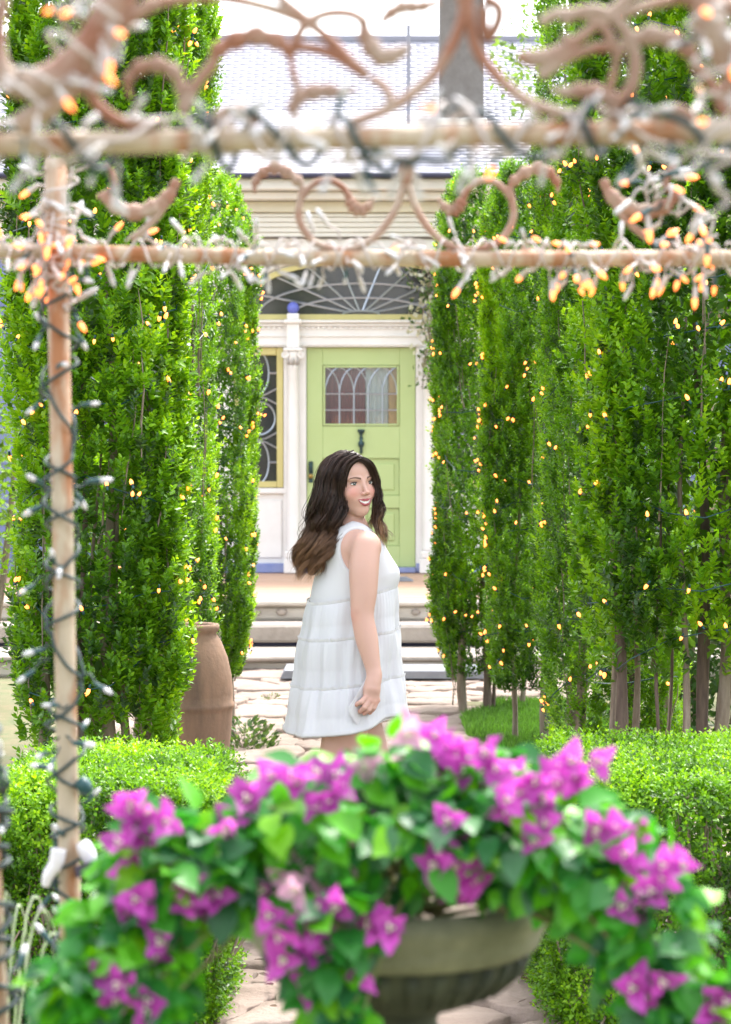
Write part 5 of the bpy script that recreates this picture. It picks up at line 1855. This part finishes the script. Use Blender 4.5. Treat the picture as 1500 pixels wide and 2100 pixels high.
M['eye_white'] = mat('eye_white', (.74, .72, .72), .15, spec=.6)
M['iris'] = mat('iris', (.065, .085, .085), .12, var=(.03, .045, .05), vscale=300, spec=.7)
M['pupil'] = mat('pupil', (.006, .006, .006), .08, spec=.8)
M['lash'] = mat('lash', (.025, .014, .010), .5)
M['brow'] = mat('brow', (.12, .065, .042), .7)
M['teeth'] = mat('teeth', (.72, .69, .66), .25, spec=.5)
for s in (-1, 1):
    cu, cw = s * .0310, -.0010
    th = np.linspace(0, 2 * math.pi, 25)[:-1]
    ou = cu + .0152 * np.cos(th)
    ow = cw + np.where(np.sin(th) > 0, .0055, .0041) * np.sin(th) + .0012 * np.cos(th) * s
    ball_v = float(face_v(cu, cw)[0])
    vs, fs = [], []
    def eye_v(a, b): return ball_v + .0030 - ((a - cu) ** 2 + (b - cw) ** 2) / .034
    eb = MB(); eb.smooth = True
    n = len(ou)
    for k in range(4):
        q = 1 - k / 4
        vs += [hp(cu + (a - cu) * q, eye_v(cu + (a - cu) * q, cw + (b - cw) * q), cw + (b - cw) * q) for a, b in zip(ou, ow)]
    vs.append(hp(cu, eye_v(cu, cw), cw))
    for k in range(3): fs += [(k * n + i, k * n + (i + 1) % n, (k + 1) * n + (i + 1) % n, (k + 1) * n + i) for i in range(n)]
    fs += [(3 * n + i, 3 * n + (i + 1) % n, 4 * n) for i in range(n)]
    eb.add(vs, fs)
    eye = eb.build('eye', M['eye_white'], person)
    iu, iw = cu - .0022, cw + .0006
    for nm, rad, lift, mm_ in (('iris', .0064, .0006, 'iris'), ('pupil', .0026, .0010, 'pupil')):
        ib = MB(); ib.smooth = True
        pts = [(iu + rad * math.cos(a), min(cw + .0045, iw + rad * .92 * math.sin(a))) for a in th]
        ib.add([hp(a, eye_v(a, b) + lift, b) for a, b in pts] + [hp(iu, eye_v(iu, iw) + lift, iw)], [(i, (i + 1) % 24, 24) for i in range(24)])
        ib.build(nm, M[mm_], eye)
    gl_ = MB(); gl_.smooth = True; gl_.ball(hp(iu - .0016, eye_v(iu, iw) + .0014, iw + .0020), .0008, 6, 5); gl_.build('catchlight', M['teeth'], eye)
    up = [(cu + .0150 * math.cos(a), cw + .0060 * math.sin(a) + .0012 * math.cos(a) * s) for a in np.linspace(math.pi * 1.0, 0, 14)]
    lb = MB(); lb.smooth = True
    lb.tube([hp(a, eye_v(a, b) + .0012, b) for a, b in up], [.0009 + .0015 * math.sin(math.pi * (i / 13)) for i in range(14)], 6)
    for i in range(1, 14):                           # lashes fan out
        a, b = up[i]
        if (i - 6.5) * s < -5: continue
        lb.tube([hp(a, eye_v(a, b) + .001, b), hp(a + (a - cu) * .25, eye_v(a, b) + .005, b + .0036)], [.0006, .0002], 4)
    lb.build('eyelashes', M['lash'], eye)
    lo = [(cu + .0142 * math.cos(a), cw - .0046 * math.sin(a) + .0012 * math.cos(a) * s) for a in np.linspace(math.pi, 0, 10)]
    lb = MB(); lb.smooth = True; lb.tube([hp(a, eye_v(a, b) + .0005, b) for a, b in lo], .00055, 5); lb.build('lower_lid', mat('lid', (.42, .22, .17), .5) if s < 0 else bpy.data.materials['lid'], eye)
    # eyebrow
    n = 12
    tt = np.linspace(0, 1, n)
    bu = s * (.0125 + .0365 * tt); bw = .0165 + .0062 * np.sin(tt * 2.2) - .0035 * tt ** 2
    th_ = .0030 * (1 - .75 * tt ** 1.5) + .0004
    vs, fs = [], []
    for i in range(n):
        for o_ in (-1, 0, 1):
            vs.append(hp(bu[i], float(face_v(bu[i], bw[i] + o_ * th_[i])[0]) + (.0014 if o_ == 0 else .0004), bw[i] + o_ * th_[i]))
        if i: fs += [(3 * i - 3, 3 * i - 2, 3 * i + 1, 3 * i), (3 * i - 2, 3 * i - 1, 3 * i + 2, 3 * i + 1)]
    mb = MB(); mb.smooth = True; mb.add(vs, fs); mb.build('eyebrow', M['brow'], person)
M['lip'] = mat('lip', (.30, .048, .062), .35, var=(.35, .07, .085), vscale=220, spec=.5)
nomouth = head
def lip(upper, lower, name='lip', m='lip', lift=.0007, dome=.0012):
    vs, fs = [], []
    n = len(upper)
    for (a, b), (c, d) in zip(upper, lower):
        for k in range(5):
            q = k / 4
            uu, ww = a + (c - a) * q, b + (d - b) * q
            vs.append(hp(uu, float(face_v(uu, ww, nomouth)[0]) + lift + dome * math.sin(math.pi * q), ww))
    for i in range(n - 1):
        fs += [(i * 5 + k, i * 5 + k + 1, i * 5 + k + 6, i * 5 + k + 5) for k in range(4)]
    mb = MB(); mb.smooth = True; mb.add(vs, fs)
    return mb.build(name, M[m], person)
us = np.linspace(-1, 1, 23)
cn = -.0535
top_hi = lambda q: cn - .0002 * (1 - q * q) + .0010 * math.exp(-((abs(q) - .28) / .18) ** 2)
top_lo = lambda q: cn - .0066 * (1 - q * q) - .0010
bot_hi = lambda q: cn - .0166 * (1 - abs(q) ** 2.2) - .0008
bot_lo = lambda q: cn - .0246 * (1 - abs(q) ** 2.2) - .0014
M['mouth'] = mat('mouth', (.10, .022, .022), .5)
lip([(.0262 * q, top_lo(q) + .0012) for q in us], [(.0262 * q, bot_hi(q) - .0012) for q in us], 'mouth', 'mouth', .0002, 0)
lip([(.0272 * q, top_hi(q)) for q in us], [(.0268 * q, top_lo(q)) for q in us], lift=.0009)
lip([(.0268 * q, bot_hi(q)) for q in us], [(.0268 * q, bot_lo(q)) for q in us], lift=.0009, dome=.0020)
for i in range(-4, 5):                                # upper teeth, one by one
    qa, qb = (i - .46) / 5.4, (i + .46) / 5.4
    qs = np.linspace(qa, qb, 4)
    lo_ = lambda q: top_lo(q) + (bot_hi(q) - top_lo(q)) * .80
    lip([(.0262 * q, top_lo(q) + .0010) for q in qs], [(.0262 * q, lo_(q)) for q in qs], 'tooth', 'teeth', .0006, .0006)

# ---- dress
M['cotton'] = mat('cotton', (.645, .65, .68), .85, bump=.12, bscale=150, bstretch=(1, 1, .08), transl=.18, sheen=.2)
M['cotton_plain'] = mat('cotton_plain', (.65, .65, .67), .85, bump=.12, bscale=400, transl=.15, sheen=.2)
dil = .006


def dilated(prims, dd):
    return [Prim((lambda f: (lambda p: f(p) - dd))(q.fn), q.lo - dd, q.hi + dd, q.k, q.op) for q in prims]


bod = dilated([q for q in torso[:5]] + traps, dil)
bod += [cone(bp(.060, .056, 1.295), bp(.064, .082, 1.220), .042, .064, .03), cone(bp(-.060, .056, 1.295), bp(-.064, .082, 1.220), .042, .064, .03), ell(bp(0, .0, 1.125), (.147, .147, .125), .05, BX)]
AX = [BS, BF, BU]
c_arm = pp(741, 1122, -.17)
bod += [ell(c_arm, (.085, .082, .100), .006, AX, 's'),
        ell(bp(-.185, .0, 1.315), (.085, .080, .098), .006, AX, 's'),
        ell(bp(0, .035, 1.435), (.082, .105, .125), .008, AX, 's'),
        ell(bp(0, -.06, 1.43), (.074, .080, .085), .008, AX, 's')]
# cut below the tilted seam
SEAM0, TILT = 1.150, .215
def below(p): return (p[..., 2] - (SEAM0 + TILT * ((p - BC) @ BF))) * .97
cut = Prim(lambda p: below(p), (-.4, PD - .4, .8), (.4, PD + .4, 1.3), .004, 's')
bxs, bys, bzs = axis([(-.26, .18, .0032)]), axis([(PD - .26, PD + .26, .0036)]), axis([(1.08, 1.43, .0032)])
Fb = grid_eval(bod + [cut], bxs, bys, bzs)
Vb, Qb = surface_nets(Fb, bxs, bys, bzs)
dress = link('dress', np_mesh('dress', Vb, Qb, M['cotton_plain'], True), person)

LV = [  # centre X, half-depth, half-width, z at the back, z at the front
    (-.0455, .152, .150, 1.119, 1.187), (-.0560, .168, .178, .995, 1.037), (-.0600, .181, .198, .829, .880), (-.0665, .205, .232, .668, .727)]
rdr = np.random.default_rng(5)


def ring_pt(lv, th, extra=0.0, dz=0.0):
    cx, b, a, zb, zf = lv
    q = 2.35
    cr = (np.abs(np.cos(th)) ** q + np.abs(np.sin(th)) ** q) ** (-1 / q)
    f, s = (b + extra) * np.cos(th) * cr, (a + extra) * np.sin(th) * cr
    z = (zb + zf) / 2 + (zf - zb) / 2 * np.cos(th) + dz
    return np.stack([cx + BF[0] * f + BS[0] * s, PD + BF[1] * f + BS[1] * s, z], -1)


def folds(th, seed, n, amp):
    r_ = np.random.default_rng(seed)
    out = np.zeros_like(th)
    for k in range(6):
        m_ = int(n * r_.uniform(.55, 1.5))
        out += np.sin(m_ * th + r_.uniform(0, 6.3) + .5 * np.sin(3 * th + k)) * r_.uniform(.4, 1)
    return out / 2.2 * amp


def hem_shift(th):
    """The hem is lifted where the hand gathers the skirt (her right front)."""
    d = np.angle(np.exp(1j * (th - 1.15)))
    return .030 * np.exp(-(d / .38) ** 2)


NT = 480
TH = np.linspace(0, 2 * math.pi, NT, endpoint=False)
for ti in range(3):
    top, bot = LV[ti], LV[ti + 1]
    rows = 24
    Vs = []
    fa, fb, fc = folds(TH, 10 + ti, 60, .0008), folds(TH, 20 + ti, 20, .0050), folds(TH, 30 + ti, 8, .0120)
    pb = 0 if ti == 0 else folds(TH, 20 + ti - 1, 20, .0050) * .75 + folds(TH, 30 + ti - 1, 8, .0120)
    for i in range(rows + 1):
        t = i / rows
        lv = tuple(np.array(top) * (1 - t) + np.array(bot) * t)
        puff = .0045 * math.sin(math.pi * min(1, t * 1.6)) ** .7 * (1 - .5 * t)
        ex = pb * (1 - t) ** 1.5 + puff + fa * (1 - .9 * t) + fb * t ** .6 * (1 - .25 * t) + fc * t
        dz = hem_shift(TH) * t ** 1.5 * (1 if ti == 2 else 0)
        Vs.append(ring_pt(lv, TH, ex - .003 * (i == 0), dz))
    Vs = np.concatenate(Vs)
    ii = np.arange(rows)[:, None] * NT; jj = np.arange(NT)[None]; j2 = (jj + 1) % NT
    Fq = np.stack([ii + jj, ii + j2, ii + NT + j2, ii + NT + jj], -1).reshape(-1, 4)[:, ::-1]
    tier = link('skirt_tier', np_mesh('skirt_tier', Vs, Fq, M['cotton'], True), dress)
for li in range(3):                                   # little ruffles at the seams
    n = NT * 2
    th = np.linspace(0, 2 * math.pi, n, endpoint=False)
    wv = folds(th, 50 + li, 75, .0016)
    fbig = folds(th, 20 + li - 1, 20, .0050) * .75 + folds(th, 30 + li - 1, 8, .0120) if li else 0
    r1 = ring_pt(LV[li], th, .0042 + wv + fbig, .0075 + wv * 1.5); r2 = ring_pt(LV[li], th, .0030 + wv * .4 + fbig, .0005 + wv * .3); r3 = ring_pt(LV[li], th, .0012 + fbig, -.004)
    Vs = np.concatenate([r1, r2, r3]); jj = np.arange(n); j2 = (jj + 1) % n
    Fq = np.concatenate([np.stack([jj, j2, n + j2, n + jj], 1), np.stack([n + jj, n + j2, 2 * n + j2, 2 * n + jj], 1)])[:, ::-1]
    link('ruffle', np_mesh('ruffle', Vs, Fq, M['cotton_plain'], True), dress)
th = TH
fbh = folds(TH, 22, 20, .0050) * .75 + folds(TH, 32, 8, .0120)
dzh = hem_shift(TH)
r1 = ring_pt(LV[3], th, fbh + .0009, dzh + .014); r2 = ring_pt(LV[3], th, fbh + .0018, dzh + .006); r3 = ring_pt(LV[3], th, fbh + .0012, dzh - .001); r4 = ring_pt(LV[3], th, fbh - .001, dzh + .001)
Vs = np.concatenate([r1, r2, r3, r4]); jj = np.arange(NT); j2 = (jj + 1) % NT
Fq = np.concatenate([np.stack([k * NT + jj, k * NT + j2, (k + 1) * NT + j2, (k + 1) * NT + jj], 1) for k in range(3)])[:, ::-1]
link('hem', np_mesh('hem', Vs, Fq, M['cotton_plain'], True), dress)
# the gathered fold of skirt that the hand lifts, its inside showing
edge = [pp(700, 1500, -.188), pp(744, 1498, -.188), pp(734, 1488, -.226), pp(722, 1472, -.252), pp(715, 1456, -.260), pp(722, 1447, -.250), pp(738, 1462, -.226), pp(752, 1484, -.206), pp(772, 1487, -.190), pp(792, 1478, -.160), pp(812, 1474, -.130)]
topc = [pp(712, 1440, -.176), pp(742, 1440, -.196), pp(746, 1424, -.208), pp(747, 1408, -.214), pp(750, 1394, -.216), pp(755, 1387, -.214), pp(760, 1392, -.206), pp(764, 1402, -.175), pp(772, 1410, -.15), pp(784, 1412, -.13), pp(800, 1412, -.11)]
E_, T_ = smooth_pts(edge, 6), smooth_pts(topc, 6)
vs, fs = [], []
nr = 16
for i, (e, t_) in enumerate(zip(E_, T_)):
    for k in range(nr + 1):
        q = k / nr
        p = Vector(t_) * (1 - q) + Vector(e) * q
        p.y -= .012 * math.sin(math.pi * q) * math.sin(math.pi * i / (len(E_) - 1))
        p.x += .0016 * math.sin(i * 1.9) * q
        vs.append(p)
for i in range(len(E_) - 1):
    for k in range(nr):
        a = i * (nr + 1) + k
        fs.append((a, a + 1, a + nr + 2, a + nr + 1))
mb = MB(); mb.smooth = True; mb.add(vs, fs)
mb.build('skirt_fold', M['cotton_plain'], dress)

# ---- hair
M['hair'] = mat('hair', (.03, .018, .012), .34, attr=True, spec=.42)
M['hair_base'] = mat('hair_base', (.030, .016, .011), .5)
C_HAIR_R = np.array([.081, .101, .087]); C_HAIR_C = np.array([0, -.014, .028])
hairb = [ell(hp(0, -.016, .027), (.0795, .0980, .0850), .02, HA),
         ell(hp(0, .095, -.030), (.062, .075, .092), .012, HA, 's'),
         cone(hp(-.030, -.055, -.01), pp(676, 1060, -.015), .052, .050, .03), cone(pp(676, 1060, -.015), pp(655, 1125, -.035), .048, .040, .03), cone(pp(655, 1125, -.035), pp(640, 1170, -.045), .040, .018, .03)]
hxs, hys, hzs = axis([(-.28, .06, .004)]), axis([(PD - .20, PD + .14, .0045)]), axis([(1.18, 1.66, .004)])
Fh = grid_eval(hairb, hxs, hys, hzs)
Vh, Qh = surface_nets(Fh, hxs, hys, hzs)
hair = link('hair', np_mesh('hair', Vh, Qh, M['hair_base'], True), person)
G_L = [  # guides from the parting down the back: pixels and depth
    [(739, 943, -.098), (722, 952, -.100), (711, 975, -.098), (706, 1004, -.090), (706, 1030, -.080), (709, 1052, -.075), (700, 1078, -.085), (688, 1105, -.10), (688, 1128, -.105), (674, 1152, -.10), (662, 1176, -.095)],
    [(733, 937, -.085), (708, 950, -.100), (694, 978, -.105), (690, 1010, -.100), (688, 1040, -.095), (686, 1068, -.095), (676, 1095, -.10), (670, 1120, -.105), (658, 1150, -.10), (646, 1178, -.095), (640, 1202, -.09)],
    [(724, 931, -.060), (694, 945, -.085), (677, 975, -.095), (670, 1010, -.090), (668, 1045, -.085), (660, 1075, -.085), (652, 1105, -.085), (650, 1130, -.085), (636, 1160, -.08), (626, 1185, -.075), (628, 1206, -.07)],
    [(714, 928, -.030), (682, 940, -.050), (664, 970, -.060), (655, 1005, -.060), (650, 1040, -.055), (640, 1068, -.055), (634, 1100, -.055), (630, 1128, -.055), (614, 1155, -.05), (606, 1180, -.045), (614, 1202, -.04)],
    [(706, 927, .0), (674, 940, .0), (656, 970, .0), (648, 1005, .0), (644, 1040, -.01), (632, 1062, -.01), (628, 1090, -.01), (618, 1120, -.01), (606, 1150, -.01), (598, 1172, -.01), (612, 1190, -.0)],
    [(714, 928, .035), (682, 940, .05), (664, 972, .06), (658, 1010, .06), (656, 1050, .05), (650, 1080, .04), (645, 1110, .03), (638, 1135, .03), (630, 1160, .02), (628, 1180, .02), (632, 1195, .02)]]
G_R = [  # the lock that falls on the far side of the face
    [(741, 943, -.098), (757, 953, -.085), (766, 978, -.060), (771, 1005, -.045), (775, 1032, -.045), (772, 1055, -.050), (766, 1075, -.055), (778, 1092, -.060), (791, 1106, -.062), (790, 1122, -.060), (783, 1142, -.058)],
    [(740, 941, -.090), (759, 953, -.070), (770, 980, -.040), (775, 1008, -.030), (778, 1035, -.030), (780, 1052, -.035), (778, 1070, -.040), (786, 1088, -.045), (796, 1100, -.048), (796, 1112, -.05), (788, 1128, -.05)],
    [(736, 936, -.06), (756, 948, -.04), (769, 978, .0), (772, 1010, .01), (770, 1040, .01), (764, 1062, .0), (752, 1078, -.01), (746, 1090, -.02), (742, 1098, -.02), (738, 1104, -.02), (735, 1108, -.02)]]


def resample(g_, n):
    P = [Vector(pp(*q)) for q in g_]
    S_ = smooth_pts(P, 6)
    A = np.array([tuple(p) for p in S_])
    d = np.concatenate([[0], np.cumsum(np.linalg.norm(np.diff(A, axis=0), axis=1))])
    t = np.linspace(0, d[-1], n)
    return np.stack([np.interp(t, d, A[:, k]) for k in range(3)], 1)


NP_ = 24
rh = np.random.default_rng(77)
tS = np.linspace(0, 1, NP_)
strands, scol, srad = [], [], []


def grow(guides, nlock, per, wave, spread, short=1.0, x0=0.0):
    GP = np.stack([resample(g_, NP_) for g_ in guides])
    for l in range(nlock):
        x = x0 + (l + rh.random()) / nlock * (len(guides) - 1 - x0)
        i = min(int(x), len(guides) - 2); f = x - i
        c = GP[i] * (1 - f) + GP[i + 1] * f
        ph, fr = rh.uniform(0, 6.3), rh.uniform(2.0, 2.9)
        ph = .5 * x + rh.normal(0, .6); fr = rh.uniform(3.0, 3.6)
        amp = wave * (1 + .15 * np.clip(tS - .68, 0, 1) / .32) * rh.uniform(.6, 1.3) * np.clip((tS - .22) / .42, 0, 1) ** 1.1
        c = c + np.outer(amp * np.sin(ph + fr * 2 * math.pi * tS), [1, .25, .15]) + np.outer(amp * .8 * np.cos(ph + fr * 2 * math.pi * tS), [0, 1, 0])
        gold = rh.uniform(.1, 1.0)
        length = short * rh.uniform(.84, 1.0)
        off0 = rh.normal(0, 1, 3) * [.004, .006, .004]
        for s_ in range(per):
            o = rh.normal(0, 1, 3) * spread
            taper = .30 + 1.0 * np.sin(np.clip(tS * 1.05, 0, 1) * math.pi) - .42 * np.clip(tS - .5, 0, 1) * 2 * .5
            p = c + off0 + np.outer(taper, o)
            p = p + np.outer(np.clip(tS - .25, 0, 1) * .006, rh.normal(0, 1, 3)) + np.outer(.0022 * np.sin(tS * rh.uniform(8, 22) + rh.uniform(0, 6)) * tS, rh.normal(0, 1, 3))
            # cut to length
            L_ = length * rh.uniform(.86, 1.0)
            tt_ = tS * L_
            p = np.stack([np.interp(tt_, tS, p[:, k]) for k in range(3)], 1)
            # keep outside the skull
            q = (p - H_c) @ HM.T
            e = (q - C_HAIR_C) / C_HAIR_R
            k_ = np.linalg.norm(e, axis=1)
            lim = (.935 + .065 * np.clip(tS / rh.uniform(.04, .16), 0, 1) ** .6) + .025 * rh.random()
            on = (k_ < lim)
            e2 = e / np.maximum(k_, 1e-6)[:, None] * lim[:, None]
            pin = H_c + (e2 * C_HAIR_R + C_HAIR_C) @ HM
            stay = np.clip(1.25 - tS * 1.0, 0, 1)[:, None] * on[:, None]
            p = p * (1 - stay) + pin * stay
            strands.append(p)
            tone = np.clip((tt_ - .50) / .42, 0, 1) ** 1.2 * gold * rh.uniform(.4, 1.2)
            base = np.array([.030, .0155, .0110]) * rh.uniform(.25, 2.2)
            scol.append(base + np.outer(tone, [.56, .30, .14]))
            srad.append(.00095 * rh.uniform(.6, 1.3) * np.clip(1.15 - tS ** 3, .15, 1))


grow(G_L, 44, 56, .0165, np.array([.0036, .0046, .0032]), x0=.10)
grow(G_L, 26, 14, .0240, np.array([.0030, .0040, .0028]), x0=.15)
grow(G_R[:2], 12, 28, .0105, np.array([.0028, .0040, .0025]))
grow(G_R[1:], 8, 28, .0050, np.array([.0035, .0060, .0030]), .95)
grow(G_L[:2], 8, 5, .0210, np.array([.0060, .0060, .0050]), 1.0, .35)
grow(G_L[2:5], 10, 5, .0220, np.array([.0090, .0070, .0080]), 1.02)
S3 = np.stack(strands); K3 = np.stack(scol); R3 = np.stack(srad)
T3 = unit(np.gradient(S3, axis=1))
A3 = unit(np.cross(T3, np.array([.13, .2, 1.0]))); B3 = np.cross(T3, A3)
ns, npt = S3.shape[:2]
Vh = np.stack([S3 + (A3 * math.cos(a) + B3 * math.sin(a)) * R3[..., None] for a in (0, 2.094, 4.189)], 2).reshape(-1, 3)
Ch = np.repeat(K3[:, :, None, :], 3, 2).reshape(-1, 3)
b0 = (np.arange(ns)[:, None, None] * npt + np.arange(npt - 1)[None, :, None]) * 3
kk = np.arange(3)[None, None]; k2 = (kk + 1) % 3
Fs = np.stack([b0 + kk, b0 + k2, b0 + 3 + k2, b0 + 3 + kk], -1).reshape(-1, 4)
tag(link('hair_strands', np_mesh('hair_strands', Vh, Fs, M['hair'], True, Ch), hair), kind='stuff')
